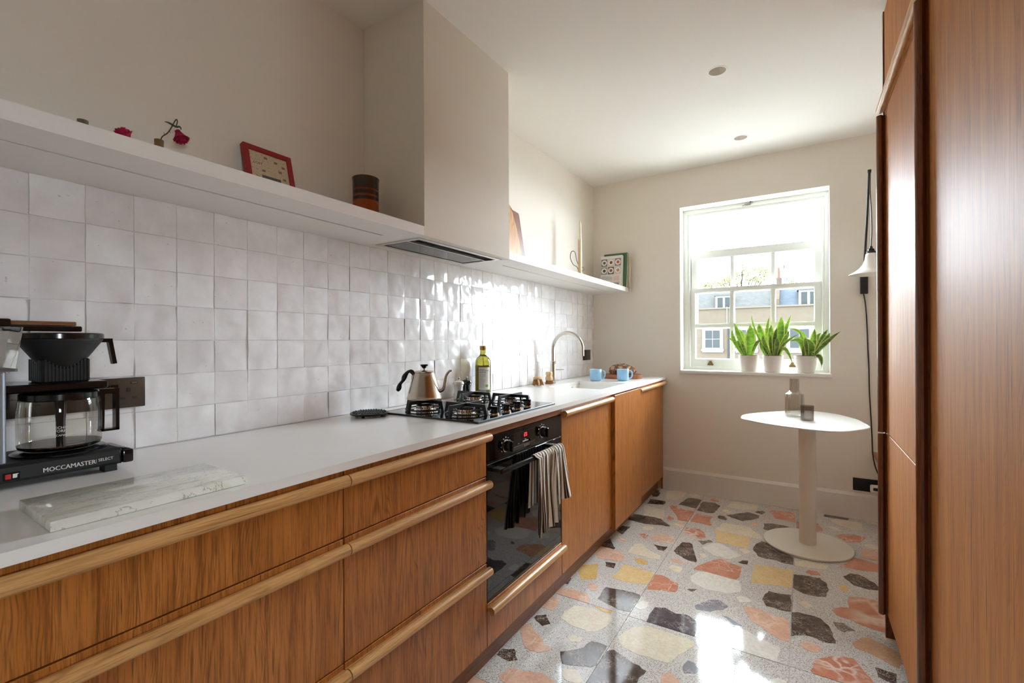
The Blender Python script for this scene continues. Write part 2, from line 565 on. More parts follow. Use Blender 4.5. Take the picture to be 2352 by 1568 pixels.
CHIPS = [
('dark',[(0.549,3.587),(0.544,3.716),(0.568,3.723),(0.600,3.648),(0.603,3.604),(0.597,3.556),(0.568,3.546)]),
('cream',[(0.636,3.662),(0.633,3.738),(0.681,3.783),(0.759,3.790),(0.771,3.743),(0.765,3.643),(0.735,3.560),(0.670,3.549)]),
('cream',[(0.793,3.741),(0.823,3.775),(0.867,3.755),(0.875,3.695),(0.813,3.701)]),
('dark',[(0.574,3.373),(0.570,3.482),(0.604,3.488),(0.676,3.490),(0.688,3.455),(0.681,3.408),(0.631,3.387)]),
('dark',[(0.772,3.465),(0.786,3.542),(0.804,3.648),(0.844,3.664),(0.900,3.652),(0.899,3.542),(0.897,3.447),(0.837,3.459),(0.806,3.466)]),
('dark',[(0.910,3.617),(0.947,3.625),(0.990,3.637),(1.031,3.595),(1.026,3.490),(1.012,3.414),(0.965,3.398),(0.906,3.418),(0.909,3.495)]),
('pink',[(0.949,3.682),(0.955,3.725),(0.988,3.726),(1.014,3.686),(1.007,3.668),(0.970,3.667)]),
('cream',[(1.078,3.623),(1.086,3.722),(1.134,3.751),(1.206,3.747),(1.266,3.724),(1.260,3.644),(1.168,3.588),(1.080,3.592)]),
('cream',[(1.055,3.495),(1.065,3.536),(1.120,3.509),(1.106,3.465)]),
('dark',[(1.250,3.578),(1.265,3.616),(1.294,3.637),(1.314,3.615),(1.296,3.558)]),
('dark',[(1.091,3.417),(1.130,3.462),(1.166,3.507),(1.216,3.558),(1.283,3.525),(1.282,3.478),(1.244,3.416),(1.199,3.363),(1.145,3.386)]),
('dark',[(1.048,3.354),(1.053,3.392),(1.084,3.393),(1.107,3.350),(1.104,3.320),(1.059,3.332)]),
('pink',[(0.720,3.407),(0.730,3.427),(0.773,3.426),(0.789,3.385),(0.892,3.385),(0.908,3.369),(0.908,3.263),(0.906,3.173),(0.834,3.162),(0.805,3.247),(0.772,3.312)]),
('pink',[(0.915,3.361),(0.959,3.352),(1.023,3.344),(1.015,3.261),(1.040,3.174),(0.994,3.183),(0.910,3.181),(0.911,3.265)]),
('cream',[(0.570,3.324),(0.634,3.317),(0.722,3.301),(0.750,3.134),(0.707,3.142),(0.625,3.133)]),
('dark',[(0.552,3.006),(0.557,3.125),(0.602,3.128),(0.689,3.135),(0.739,3.125),(0.775,3.080),(0.819,3.038),(0.809,3.025),(0.749,3.017),(0.685,2.994),(0.642,2.994),(0.589,3.001)]),
('pink',[(0.763,3.164),(0.763,3.210),(0.809,3.181),(0.807,3.157),(0.795,3.133),(0.769,3.145)]),
('pinkpale',[(0.826,3.097),(0.863,3.125),(0.897,3.077),(0.879,3.051),(0.843,3.060)]),
('pinkveined',[(0.905,3.061),(0.931,3.072),(0.979,3.081),(1.010,3.050),(1.039,2.972),(1.012,2.928),(0.955,2.949),(0.907,2.978)]),
('cream',[(0.666,2.930),(0.697,2.964),(0.734,2.966),(0.735,2.911),(0.695,2.896)]),
('pink',[(0.679,2.823),(0.709,2.836),(0.740,2.822),(0.738,2.769),(0.720,2.773)]),
('pinkpale',[(0.747,2.807),(0.774,2.866),(0.811,2.903),(0.878,2.882),(0.888,2.824),(0.875,2.772),(0.827,2.765),(0.773,2.772)]),
('dark',[(0.798,2.717),(0.840,2.712),(0.876,2.722),(0.869,2.659),(0.838,2.657)]),
('dark',[(0.553,2.791),(0.554,2.883),(0.602,2.896),(0.606,2.878),(0.600,2.809),(0.599,2.755)]),
('pinkpale',[(0.595,2.692),(0.597,2.716),(0.636,2.712),(0.656,2.679),(0.639,2.651),(0.600,2.658)]),
('dark',[(0.547,2.535),(0.551,2.624),(0.555,2.668),(0.577,2.627),(0.607,2.575),(0.627,2.554),(0.627,2.533)]),
('salmon',[(0.530,2.511),(0.549,2.530),(0.628,2.530),(0.666,2.524),(0.684,2.499),(0.701,2.478),(0.714,2.426),(0.688,2.406),(0.586,2.386)]),
('cream',[(0.703,2.535),(0.700,2.666),(0.732,2.690),(0.793,2.630),(0.867,2.594),(0.875,2.539),(0.828,2.525),(0.772,2.533)]),
('yellow',[(0.762,2.481),(0.786,2.507),(0.834,2.473),(0.825,2.443),(0.785,2.440)]),
('dark',[(0.638,2.365),(0.692,2.376),(0.701,2.321),(0.656,2.322)]),
('gold',[(0.727,2.224),(0.730,2.301),(0.728,2.387),(0.786,2.390),(0.896,2.382),(0.896,2.292),(0.893,2.254),(0.825,2.228),(0.784,2.218)]),
('dark',[(0.917,2.686),(0.934,2.831),(0.971,2.845),(0.987,2.833),(1.005,2.764),(1.024,2.710),(1.049,2.634),(1.051,2.610),(1.011,2.611),(0.935,2.657)]),
('pinkpale',[(0.923,2.579),(0.963,2.596),(1.000,2.570),(1.000,2.553),(0.953,2.549)]),
('cream',[(0.930,2.478),(0.949,2.518),(0.997,2.515),(1.005,2.489),(0.997,2.440),(0.955,2.458)]),
('pink',[(0.900,2.368),(0.944,2.376),(0.975,2.359),(0.975,2.347),(1.020,2.331),(1.026,2.293),(1.024,2.247),(0.966,2.234),(0.898,2.198),(0.899,2.270)]),
('darkpale',[(1.008,2.898),(1.036,2.911),(1.058,2.942),(1.085,2.923),(1.057,2.893),(1.040,2.852)]),
('gold',[(1.062,3.120),(1.148,3.113),(1.263,3.107),(1.264,3.014),(1.265,2.942),(1.228,2.932),(1.154,2.943),(1.103,2.943)]),
('cream',[(1.064,3.128),(1.087,3.191),(1.090,3.267),(1.148,3.270),(1.249,3.274),(1.268,3.230),(1.298,3.194),(1.325,3.140),(1.324,3.112),(1.266,3.112),(1.147,3.118)]),
('white',[(1.044,2.825),(1.081,2.894),(1.121,2.927),(1.162,2.900),(1.208,2.854),(1.247,2.823),(1.221,2.780),(1.198,2.743),(1.160,2.746),(1.109,2.750),(1.068,2.789)]),
('cream',[(1.225,2.897),(1.250,2.929),(1.286,2.902),(1.275,2.875),(1.257,2.856)]),
('cream',[(1.046,2.716),(1.064,2.743),(1.093,2.706),(1.075,2.680)]),
('pink',[(1.051,2.528),(1.067,2.580),(1.098,2.642),(1.124,2.687),(1.152,2.721),(1.215,2.691),(1.262,2.684),(1.261,2.608),(1.262,2.557),(1.251,2.522),(1.184,2.523),(1.116,2.530),(1.071,2.527)]),
('white',[(1.053,2.427),(1.078,2.507),(1.116,2.527),(1.185,2.520),(1.251,2.520),(1.268,2.516),(1.279,2.457),(1.281,2.406),(1.256,2.385),(1.230,2.359),(1.181,2.357),(1.141,2.349),(1.100,2.366),(1.068,2.389)]),
('dark',[(1.237,2.726),(1.256,2.760),(1.281,2.772),(1.282,2.721),(1.257,2.717)]),
('dark',[(1.300,3.027),(1.326,3.086),(1.358,3.071),(1.430,2.989),(1.492,2.933),(1.488,2.843),(1.435,2.840),(1.396,2.853),(1.360,2.846),(1.325,2.855),(1.312,2.893),(1.290,2.941)]),
('gold',[(1.314,2.529),(1.312,2.620),(1.313,2.740),(1.375,2.764),(1.438,2.763),(1.488,2.780),(1.485,2.680),(1.484,2.579),(1.433,2.565),(1.364,2.547)]),
('darkpale',[(1.065,2.306),(1.104,2.330),(1.098,2.309),(1.086,2.294)]),
('bluegrey',[(1.122,2.181),(1.148,2.222),(1.169,2.261),(1.208,2.285),(1.253,2.250),(1.228,2.205),(1.189,2.166),(1.134,2.153)]),
('white',[(1.270,2.345),(1.285,2.370),(1.315,2.371),(1.333,2.343),(1.287,2.312)]),
('dark',[(1.373,2.394),(1.381,2.451),(1.393,2.486),(1.427,2.484),(1.484,2.502),(1.486,2.347),(1.448,2.336),(1.420,2.342),(1.392,2.340)]),
('dark',[(1.330,3.398),(1.376,3.415),(1.461,3.410),(1.409,3.357),(1.346,3.279),(1.318,3.292)]),
('dark',[(1.315,3.388),(1.362,3.416),(1.378,3.405),(1.382,3.334),(1.338,3.283)]),
('pink',[(1.329,3.644),(1.354,3.683),(1.462,3.712),(1.494,3.624),(1.493,3.513),(1.456,3.512),(1.374,3.518),(1.355,3.599)]),
('pink',[(1.494,3.535),(1.578,3.570),(1.611,3.568),(1.632,3.482),(1.636,3.440),(1.599,3.402),(1.512,3.409),(1.494,3.409)]),
('salmon',[(1.241,3.343),(1.266,3.385),(1.293,3.364),(1.293,3.322),(1.263,3.309)]),
('dark',[(1.646,3.746),(1.656,3.775),(1.790,3.775),(1.781,3.736),(1.742,3.730),(1.652,3.726)]),
('dark',[(1.581,3.777),(1.602,3.781),(1.593,3.749),(1.580,3.745)]),
('cream',[(1.674,3.671),(1.727,3.726),(1.844,3.720),(1.850,3.570),(1.791,3.548),(1.693,3.623)]),
('cream',[(1.645,3.531),(1.690,3.558),(1.737,3.496),(1.700,3.479)]),
('cream',[(1.863,3.775),(1.908,3.791),(1.946,3.776),(1.941,3.731),(1.878,3.725)]),
('pink',[(1.694,3.403),(1.740,3.455),(1.783,3.475),(1.846,3.462),(1.808,3.354),(1.745,3.320)]),
('cream',[(1.823,3.320),(1.849,3.362),(1.897,3.340),(1.883,3.298),(1.845,3.291)]),
('salmon',[(1.796,3.181),(1.820,3.260),(1.906,3.288),(1.898,3.174),(1.859,3.121),(1.794,3.133)]),
('pink',[(1.733,3.029),(1.763,3.107),(1.791,3.102),(1.886,3.072),(1.875,2.977),(1.790,2.952),(1.693,2.948)]),
('cream',[(1.491,2.890),(1.536,2.928),(1.642,2.927),(1.632,2.870),(1.590,2.854),(1.494,2.838)]),
('dark',[(1.490,2.729),(1.525,2.740),(1.570,2.744),(1.601,2.753),(1.629,2.693),(1.630,2.628),(1.618,2.563),(1.589,2.549),(1.532,2.543),(1.488,2.576)]),
('pink',[(1.541,2.784),(1.553,2.822),(1.589,2.824),(1.605,2.785),(1.563,2.767)]),
('dark',[(1.699,2.832),(1.733,2.887),(1.770,2.890),(1.823,2.833),(1.839,2.781),(1.831,2.759),(1.783,2.742),(1.736,2.753),(1.710,2.801)]),
('yellow',[(1.671,2.709),(1.694,2.741),(1.714,2.705),(1.704,2.661),(1.680,2.675)]),
('cream',[(1.511,2.450),(1.538,2.478),(1.573,2.434),(1.538,2.412)]),
('pinkband',[(1.698,2.564),(1.711,2.619),(1.774,2.645),(1.820,2.638),(1.859,2.624),(1.829,2.386),(1.807,2.372),(1.749,2.382),(1.710,2.404),(1.651,2.420),(1.635,2.450),(1.667,2.495),(1.700,2.508)]),
('dark',[(1.484,2.343),(1.510,2.359),(1.558,2.360),(1.593,2.353),(1.620,2.309),(1.638,2.208),(1.636,2.189),(1.596,2.174),(1.559,2.190),(1.537,2.189),(1.486,2.151)]),
('darkpale',[(1.635,2.351),(1.674,2.365),(1.709,2.325),(1.681,2.311),(1.670,2.289),(1.648,2.307)]),
('salmon',[(1.515,2.110),(1.531,2.134),(1.555,2.143),(1.590,2.133),(1.587,2.108),(1.560,2.084),(1.534,2.087)]),
('tan',[(1.690,2.226),(1.725,2.288),(1.752,2.299),(1.803,2.274),(1.831,2.247),(1.834,2.180),(1.821,2.137),(1.789,2.157),(1.732,2.192),(1.697,2.198)]),
('cream',[(1.795,2.341),(1.805,2.356),(1.837,2.330),(1.835,2.297),(1.808,2.301)]),
('pinkveined',[(1.551,1.962),(1.567,2.042),(1.620,2.096),(1.651,2.112),(1.686,2.121),(1.708,2.068),(1.733,2.007),(1.736,1.956),(1.639,1.905),(1.569,1.888)]),
('dark',[(1.747,2.102),(1.757,2.105),(1.809,2.100),(1.801,2.049),(1.794,2.035),(1.772,2.038),(1.751,2.051)]),
('yellow',[(0.555,2.208),(0.548,2.273),(0.612,2.330),(0.645,2.229),(0.663,2.172),(0.606,2.125),(0.580,2.163)]),
('salmon',[(0.545,1.939),(0.548,2.008),(0.598,2.020),(0.676,2.028),(0.701,1.988),(0.720,1.936),(0.652,1.926),(0.576,1.928)]),
('salmon',[(0.543,1.818),(0.541,1.880),(0.550,1.923),(0.585,1.920),(0.598,1.878),(0.603,1.830),(0.591,1.815)]),
('dark',[(0.549,2.050),(0.552,2.120),(0.561,2.088),(0.567,2.055)]),
('dark',[(0.560,1.731),(0.561,1.750),(0.593,1.778),(0.615,1.751),(0.639,1.727),(0.626,1.712),(0.617,1.696)]),
('salmon',[(0.647,2.104),(0.671,2.130),(0.698,2.111),(0.706,2.069),(0.678,2.057)]),
('dark',[(0.735,2.009),(0.732,2.125),(0.786,2.135),(0.859,2.145),(0.893,2.138),(0.891,2.051),(0.895,1.984),(0.841,1.975),(0.784,1.991)]),
('yellow',[(0.745,1.942),(0.747,1.973),(0.791,1.974),(0.829,1.950),(0.826,1.932),(0.804,1.925)]),
('cream',[(0.657,1.785),(0.648,1.842),(0.669,1.900),(0.733,1.924),(0.836,1.919),(0.847,1.883),(0.838,1.815),(0.821,1.779),(0.789,1.759),(0.727,1.761)]),
('cream',[(0.735,1.681),(0.751,1.707),(0.791,1.715),(0.792,1.680),(0.761,1.665)]),
('salmon',[(0.545,1.638),(0.546,1.654),(0.564,1.683),(0.615,1.647),(0.654,1.621),(0.681,1.598),(0.712,1.586),(0.710,1.570),(0.681,1.541),(0.649,1.537),(0.608,1.557),(0.593,1.576),(0.563,1.611)]),
('dark',[(0.556,1.452),(0.555,1.492),(0.594,1.514),(0.618,1.484),(0.637,1.469),(0.614,1.446),(0.590,1.446)]),
('salmon',[(0.623,1.362),(0.631,1.412),(0.660,1.425),(0.699,1.438),(0.744,1.455),(0.783,1.447),(0.810,1.436),(0.818,1.399),(0.712,1.340),(0.664,1.346)]),
('dark',[(0.750,1.591),(0.802,1.641),(0.816,1.661),(0.829,1.712),(0.861,1.718),(0.890,1.714),(0.891,1.670),(0.896,1.595),(0.882,1.571),(0.785,1.535),(0.772,1.553)]),
('salmon',[(0.545,1.277),(0.544,1.316),(0.614,1.318),(0.627,1.306),(0.561,1.259)]),
('cream',[(0.808,1.484),(0.805,1.516),(0.850,1.533),(0.869,1.512),(0.890,1.487),(0.838,1.465)]),
('dark',[(0.894,1.585),(0.894,1.649),(0.899,1.683),(0.920,1.707),(0.990,1.678),(1.026,1.672),(1.057,1.657),(1.044,1.612),(1.044,1.570),(1.012,1.531),(0.899,1.481)]),
('darkblue',[(0.974,1.947),(0.970,2.006),(0.975,2.075),(1.014,2.094),(1.066,2.073),(1.105,2.089),(1.153,2.057),(1.164,1.969),(1.159,1.922),(1.099,1.923),(0.987,1.929)]),
('cream',[(0.905,1.790),(0.934,1.878),(0.985,1.924),(1.100,1.920),(1.167,1.917),(1.175,1.889),(1.143,1.819),(1.131,1.782),(1.116,1.744),(1.085,1.736),(0.995,1.729),(0.941,1.740)]),
('white',[(0.896,2.035),(0.915,2.099),(0.940,2.097),(0.948,2.054),(0.929,2.022)]),
('white',[(1.149,2.010),(1.156,2.073),(1.324,2.102),(1.455,2.048),(1.452,1.927),(1.332,1.923),(1.180,1.918),(1.162,1.961)]),
('salmon',[(1.301,2.283),(1.342,2.299),(1.403,2.287),(1.435,2.271),(1.482,2.272),(1.484,2.104),(1.451,2.104),(1.398,2.140),(1.340,2.193)]),
('bluegrey',[(1.237,2.161),(1.258,2.163),(1.319,2.124),(1.285,2.118)]),
('bluegrey',[(1.161,1.748),(1.171,1.792),(1.194,1.791),(1.214,1.765),(1.210,1.737),(1.173,1.718)]),
('salmon',[(1.107,1.661),(1.126,1.702),(1.169,1.667),(1.171,1.628),(1.126,1.601)]),
('white',[(1.219,1.740),(1.246,1.859),(1.321,1.853),(1.322,1.741),(1.244,1.683)]),
('white',[(1.431,1.838),(1.455,1.861),(1.482,1.860),(1.481,1.818),(1.435,1.800)]),
]

# ------------------------------------------------------------------ room shell
YF = 3.80          # far wall plane
YB = -1.80         # back wall plane
XR_WALL = 2.42


def ceil_z(y):
    return 2.435 + 0.0185 * y


b = B(); b.box(-0.15, YB - 0.1, -0.12, XR_WALL + 0.1, YF + 0.3, -0.004)
floor = struct('floor', b, MT['floor_grout'])
xs = [-0.02, 0.306, 0.897, 1.488, 2.079, XR_WALL]
ys = [YB, -1.215, -0.582, 0.051, 0.684, 1.317, 1.950, YF - 0.002]
tiles = {}
j = 0.0011
for i in range(len(xs) - 1):
    for q in range(len(ys) - 1):
        b = B(); b.box(xs[i] + j, ys[q] + j, -0.004, xs[i + 1] - j, ys[q + 1] - j, 0.0)
        tiles[(i, q)] = part('tile', b, MT['terrazzo'], floor, None)
cr = random.Random(3)
for typ, poly in CHIPS:
    pts = []
    n = len(poly)
    for i in range(n):
        a = Vector(poly[i]); c = Vector(poly[(i + 1) % n])
        pts.append(a)
        d = (c - a).length
        m = max(0, min(4, int(d / 0.03)))
        for q in range(1, m + 1):
            p = a.lerp(c, q / (m + 1)); nn = Vector((-(c - a).y, (c - a).x)) / max(d, 1e-6)
            pts.append(p + nn * cr.uniform(-0.0042, 0.0042))
    cx = sum(p[0] for p in poly) / n; cy = sum(p[1] for p in poly) / n
    ti = max(i for i in range(len(xs) - 1) if xs[i] <= cx); tq = max(q for q in range(len(ys) - 1) if ys[q] <= cy)
    x0, x1, y0, y1 = xs[ti] + j, xs[ti + 1] - j, ys[tq] + j, ys[tq + 1] - j
    pts = [(min(max(p[0], x0), x1), min(max(p[1], y0), y1)) for p in pts]
    out = []
    for p in pts:
        if not out or (Vector(p) - Vector(out[-1])).length > 1e-4: out.append(p)
    b = B(); b.prism(out, -0.001, 0.0005 + cr.random() * 0.0002)
    part('stone_chip', b, CH[typ], tiles[(ti, tq)], None)

# left wall: plaster above the shelf line, recessed tile bed below
b = B()
b.box(-0.15, YB - 0.1, 1.571, 0.0, YF + 0.3, ceil_z(YF) + 0.25)
b.box(-0.15, YB - 0.1, 0.0, -0.0085, YF + 0.3, 1.571)
wall_left = struct('wall_left', b, MT['wall'])
b = B(); b.box(-0.0085, -0.30, 0.866, -0.0036, YF, 1.571)
part('tile_bed', b, MT['grout'], wall_left, None)

# hand made tiles
TZ0, TZP, TYP = 0.8875, 0.0977, 0.1011
tvar = []
tr = random.Random(11)
for vnum in range(14):
    b = B()
    H2, W2 = TZP / 2 - 0.0009, TYP / 2 - 0.0010
    px_, py_ = tr.uniform(0, 6), tr.uniform(0, 6)
    n = 4
    cj = {c: tr.uniform(-0.0007, 0.0007) for c in range(16)}
    vs = []
    for jz in range(n + 1):
        for iy in range(n + 1):
            y = -W2 + 2 * W2 * iy / n; z = -H2 + 2 * H2 * jz / n
            edge = iy in (0, n) or jz in (0, n)
            x = 0.0007 * math.sin(y * 55 + px_) * math.cos(z * 48 + py_) - (0.0012 if edge else 0)
            if iy == 0: y += cj[jz]
            if iy == n: y -= cj[jz + 5]
            if jz == 0: z += cj[iy + 2]
            if jz == n: z -= cj[iy + 8]
            vs.append((x, y, z))
    fs = [(jz * (n + 1) + iy, jz * (n + 1) + iy + 1, (jz + 1) * (n + 1) + iy + 1, (jz + 1) * (n + 1) + iy) for jz in range(n) for iy in range(n)]
    ring = [iy for iy in range(n)] + [n + jz * (n + 1) for jz in range(n)] + [(n + 1) * n + n - iy for iy in range(n)] + [(n - jz) * (n + 1) for jz in range(n)]
    base = len(vs)
    for r_ in ring: vs.append((-0.0075, vs[r_][1], vs[r_][2]))
    m = len(ring)
    fs += [(ring[q], base + q, base + (q + 1) % m, ring[(q + 1) % m]) for q in range(m)]
    b.add(vs, fs)
    tvar.append(make_mesh('tile', b, MT['zellige'], smooth=40))
for k in range(-6, 35):
    y0 = 0.331 + TYP * k
    y1 = min(y0 + TYP, YF)
    if y1 - y0 < 0.02: continue
    for r_ in range(7):
        o = bpy.data.objects.new('tile', tr.choice(tvar))
        o.location = (tr.uniform(-0.0006, 0.0012), (y0 + y1) / 2, TZ0 + TZP * (r_ + 0.5))
        o.scale = (1, (y1 - y0) / TYP, tr.choice((1, -1)))
        o.rotation_euler = (tr.uniform(-0.006, 0.006), tr.uniform(-0.014, 0.014), tr.uniform(-0.020, 0.020))
        link(o, wall_left)

# far wall with the window opening
WX0, WX1, WZ0, WZ1 = 0.719, 1.692, 0.944, 2.214
b = B()
T = YF + 0.32
b.box(-0.15, YF, -0.12, WX0, T, 2.75); b.box(WX1, YF, -0.12, XR_WALL + 0.1, T, 2.75)
b.box(WX0, YF, -0.12, WX1, T, WZ0 - 0.024); b.box(WX0, YF, WZ1, WX1, T, 2.75)
struct('wall_far', b, MT['wall'])
b = B(); b.prism([(0, 0), (0.017, 0), (0.017, 0.152), (0.008, 0.168), (0, 0.170)], 0.56, XR_WALL)
b.v = [Vector((v.z, YF - v.x, v.y)) for v in b.v]
struct('baseboard_far', b, MT['trim'])
b = B()
SWY0, SWY1, SWZ0, SWZ1 = -0.43, -0.17, 1.02, 1.28      # opening added out of view to let in weak fill light
b.box(XR_WALL, YB - 0.1, -0.12, XR_WALL + 0.12, SWY0, 2.75); b.box(XR_WALL, SWY1, -0.12, XR_WALL + 0.12, YF + 0.3, 2.75)
b.box(XR_WALL, SWY0, -0.12, XR_WALL + 0.12, SWY1, SWZ0); b.box(XR_WALL, SWY0, SWZ1, XR_WALL + 0.12, SWY1, 2.75)
struct('wall_right', b, MT['wall'])
b = B(); b.box(-0.15, YB - 0.12, -0.12, XR_WALL + 0.1, YB, 2.75)
struct('wall_back', b, MT['wall'])

# ceiling with two round recesses
LIGHTS = [(1.187, 2.455), (1.194, 3.385)]
LR = 0.040
bm = bmesh.new()


def loop(pts):
    vs = [bm.verts.new(p) for p in pts]
    for q in range(len(vs)): bm.edges.new((vs[q], vs[(q + 1) % len(vs)]))


y0, y1 = YB - 0.1, YF + 0.05
loop([(-0.1, y0, ceil_z(y0)), (XR_WALL + 0.1, y0, ceil_z(y0)), (XR_WALL + 0.1, y1, ceil_z(y1)), (-0.1, y1, ceil_z(y1))])
for lx, ly in LIGHTS:
    loop([(lx + LR * math.cos(2 * PI * q / 28), ly + LR * math.sin(2 * PI * q / 28), ceil_z(ly + LR * math.sin(2 * PI * q / 28))) for q in range(28)])
bmesh.ops.triangle_fill(bm, use_beauty=True, edges=bm.edges[:])
b = B(); b.bm(bm)
struct('ceiling', b, MT['ceiling'], fixn=False)
b = B(); b.box(-0.15, y0, 2.62, XR_WALL + 0.1, YF + 0.3, 2.7)
struct('roof_slab', b, MT['wall'])
for (lx, ly), lab in zip(LIGHTS, ('recessed ceiling downlight above the oven side of the room, the larger looking one', 'recessed ceiling downlight near the window wall, the smaller looking one')):
    cz = ceil_z(ly)
    t = thing('downlight', (lx, ly, cz), lab, 'ceiling light', 'switched off ceiling downlights')
    b = B(); b.lathe([(LR + 0.006, cz - 0.0005), (LR + 0.005, cz - 0.002), (LR - 0.001, cz - 0.002), (LR - 0.002, cz + 0.04), (LR - 0.008, cz + 0.055)], (lx, ly, 0), 28, False, False)
    part('ring', b, MT['trim'], t)
    b = B(); b.lathe([(LR - 0.004, cz + 0.05), (LR - 0.006, cz + 0.058)], (lx, ly, 0), 28)
    part('lens', b, plain('lens_frosted', S(196, 192, 186), 0.4), t)

# ------------------------------------------------------------------ window
win = bpy.data.objects.new('window_1', None); win['kind'] = 'structure'; win.location = ((WX0 + WX1) / 2, YF, WZ0)
link(win, None)
WP = MT['window_paint']
b = B(); b.rbox(WX0 - 0.004, YF - 0.022, WZ0 - 0.024, WX1 + 0.006, YF + 0.25, WZ0, 0.004)
part('sill', b, WP, win)
b = B()
yr0, yr1 = YF + 0.001, YF + 0.125
b.box(WX0 - 0.002, yr0, WZ0, WX0 + 0.002, yr1, WZ1); b.box(WX1 - 0.002, yr0, WZ0, WX1 + 0.002, yr1, WZ1); b.box(WX0, yr0, WZ1 - 0.002, WX1, yr1, WZ1 + 0.002)
part('reveal_lining', b, WP, win, None)


def frame4(x0, z0, x1, z1, tl, tr_, tt, tb, y0, y1):
    b = B()
    b.box(x0, y0, z0, x0 + tl, y1, z1); b.box(x1 - tr_, y0, z0, x1, y1, z1)
    if tt: b.box(x0 + tl, y0, z1 - tt, x1 - tr_, y1, z1)
    if tb: b.box(x0 + tl, y0, z0, x1 - tr_, y1, z0 + tb)
    return b


part('box_frame', frame4(WX0, WZ0, WX1, WZ1, 0.033, 0.026, 0.034, 0.012, 3.925, 4.06), WP, win, None)
part('staff_bead', frame4(WX0 + 0.033, WZ0 + 0.012, WX1 - 0.026, WZ1 - 0.034, 0.015, 0.015, 0.016, 0.008, 3.933, 3.947), WP, win, None)
part('parting_bead', frame4(WX0 + 0.033, WZ0 + 0.012, WX1 - 0.026, WZ1 - 0.034, 0.010, 0.010, 0.024, 0, 3.983, 3.988), WP, win, None)
part('outer_lining', frame4(WX0 + 0.033, WZ0 + 0.012, WX1 - 0.026, WZ1 - 0.034, 0.026, 0.014, 0.040, 0.010, 4.026, 4.06), WP, win, None)


def sash(name, x0, x1, z0, z1, gx0, gx1, gz0, gz1, zbar, y0, y1):
    fr = part(name, frame4(x0, z0, x1, z1, gx0 - x0, x1 - gx1, z1 - gz1, gz0 - z0, y0, y1), WP, win, None)
    ym = (y0 + y1) / 2
    mx = [(1.0595, 1.0815), (1.3375, 1.3585)]
    for m0, m1 in mx:
        b = B(); b.box(m0, y0 + 0.006, gz0, m1, y1 - 0.004, gz1); part('muntin', b, WP, fr, None)
    cols = [(gx0, mx[0][0]), (mx[0][1], mx[1][0]), (mx[1][1], gx1)]
    for c0, c1 in cols:
        b = B(); b.box(c0, y0 + 0.007, zbar - 0.0115, c1, y1 - 0.005, zbar + 0.0115); part('muntin', b, WP, fr, None)
        for r0, r1 in ((gz0, zbar - 0.0115), (zbar + 0.0115, gz1)):
            b = B(); b.box(c0, ym - 0.0015, r0, c1, ym + 0.0015, r1)
            part('pane', b, MT['pane'], fr, None)
            e = 0.005
            b = frame4(c0, r0, c1, r1, e, e, e, e, ym + 0.002, ym + 0.008)
            part('putty_bevel', b, WP, fr, None)
    return fr


sash('lower_sash', 0.768, 1.650, 0.964, 1.587, 0.804, 1.608, 1.027, 1.556, 1.290, 3.948, 3.982)
sash('upper_sash', 0.770, 1.652, 1.268, 1.889, 0.812, 1.608, 1.300, 1.830, 1.565, 3.990, 4.024)
brass = plain('aged_brass', S(120, 98, 66), 0.4, 0.8)
for cx_ in (0.916, 1.470):
    b = B()
    b.box(cx_ - 0.021, 3.942, 0.978, cx_ + 0.021, 3.948, 0.990); b.rbox(cx_ - 0.015, 3.936, 0.988, cx_ + 0.015, 3.948, 1.000, 0.002)
    b.rbox(cx_ - 0.009, 3.938, 0.998, cx_ + 0.010, 3.948, 1.012, 0.002)
    part('sash_lift', b, brass, win)
b = B(); b.rbox(1.165, 3.915, 2.190, 1.205, 3.925, 2.200, 0.002); b.tube([(1.15, 3.918, 2.188), (1.18, 3.914, 2.196), (1.222, 3.912, 2.206)], 0.003, 6)
b.lathe([(0.004, 0), (0.006, 0.006), (0.003, 0.014)], (1.205, 3.913, 2.198), 10)
part('sash_hook', b, plain('hook_grey', S(120, 110, 104), 0.4, 0.6), win)

# made-up small window out of view, added only for fill light
fill_win = bpy.data.objects.new('fill_window', None); fill_win['kind'] = 'structure'; fill_win.location = (XR_WALL, (SWY0 + SWY1) / 2, SWZ0)
link(fill_win, None)
b = frame4(SWY0, SWZ0, SWY1, SWZ1, 0.012, 0.012, 0.012, 0.012, 0.05, 0.08)
b.v = [Vector((XR_WALL + v.y, v.x, v.z)) for v in b.v]
part('frame', b, WP, fill_win, None)
b = B(); b.box(XR_WALL + 0.064, SWY0 + 0.012, SWZ0 + 0.012, XR_WALL + 0.067, SWY1 - 0.012, SWZ1 - 0.012); part('pane', b, MT['pane'], fill_win, None)

# ------------------------------------------------------------------ outside
KE = 30 / 17.0


def E(x, z, y=30.0):
    return (CX + (x - CX) * KE, y, CZ + (z - CZ) * KE)


def oplain(*a, **kw):
    kw['spec'] = 0.0
    return plain(*a, **kw)


def brickm(name, c1, c2, mortar):
    k = N(name)
    v = k.coord(rand=False)
    mp = k.n('ShaderNodeMapping'); mp.inputs['Rotation'].default_value = (PI / 2, 0, 0); k.l(v, mp.inputs[0])
    br = k.n('ShaderNodeTexBrick'); br.inputs['Scale'].default_value = 4.2
    br.inputs['Color1'].default_value = c1; br.inputs['Color2'].default_value = c2; br.inputs['Mortar'].default_value = mortar
    br.inputs['Mortar Size'].default_value = 0.018
    k.l(mp.outputs[0], br.inputs['Vector'])
    k.color(k.mix(k.noise(v, 0.8, 3), br.outputs[0], tuple(x * 0.8 for x in c1[:3]) + (1,)))
    k.set(Roughness=0.9); k.p.inputs['Specular IOR Level'].default_value = 0.0
    return k.m


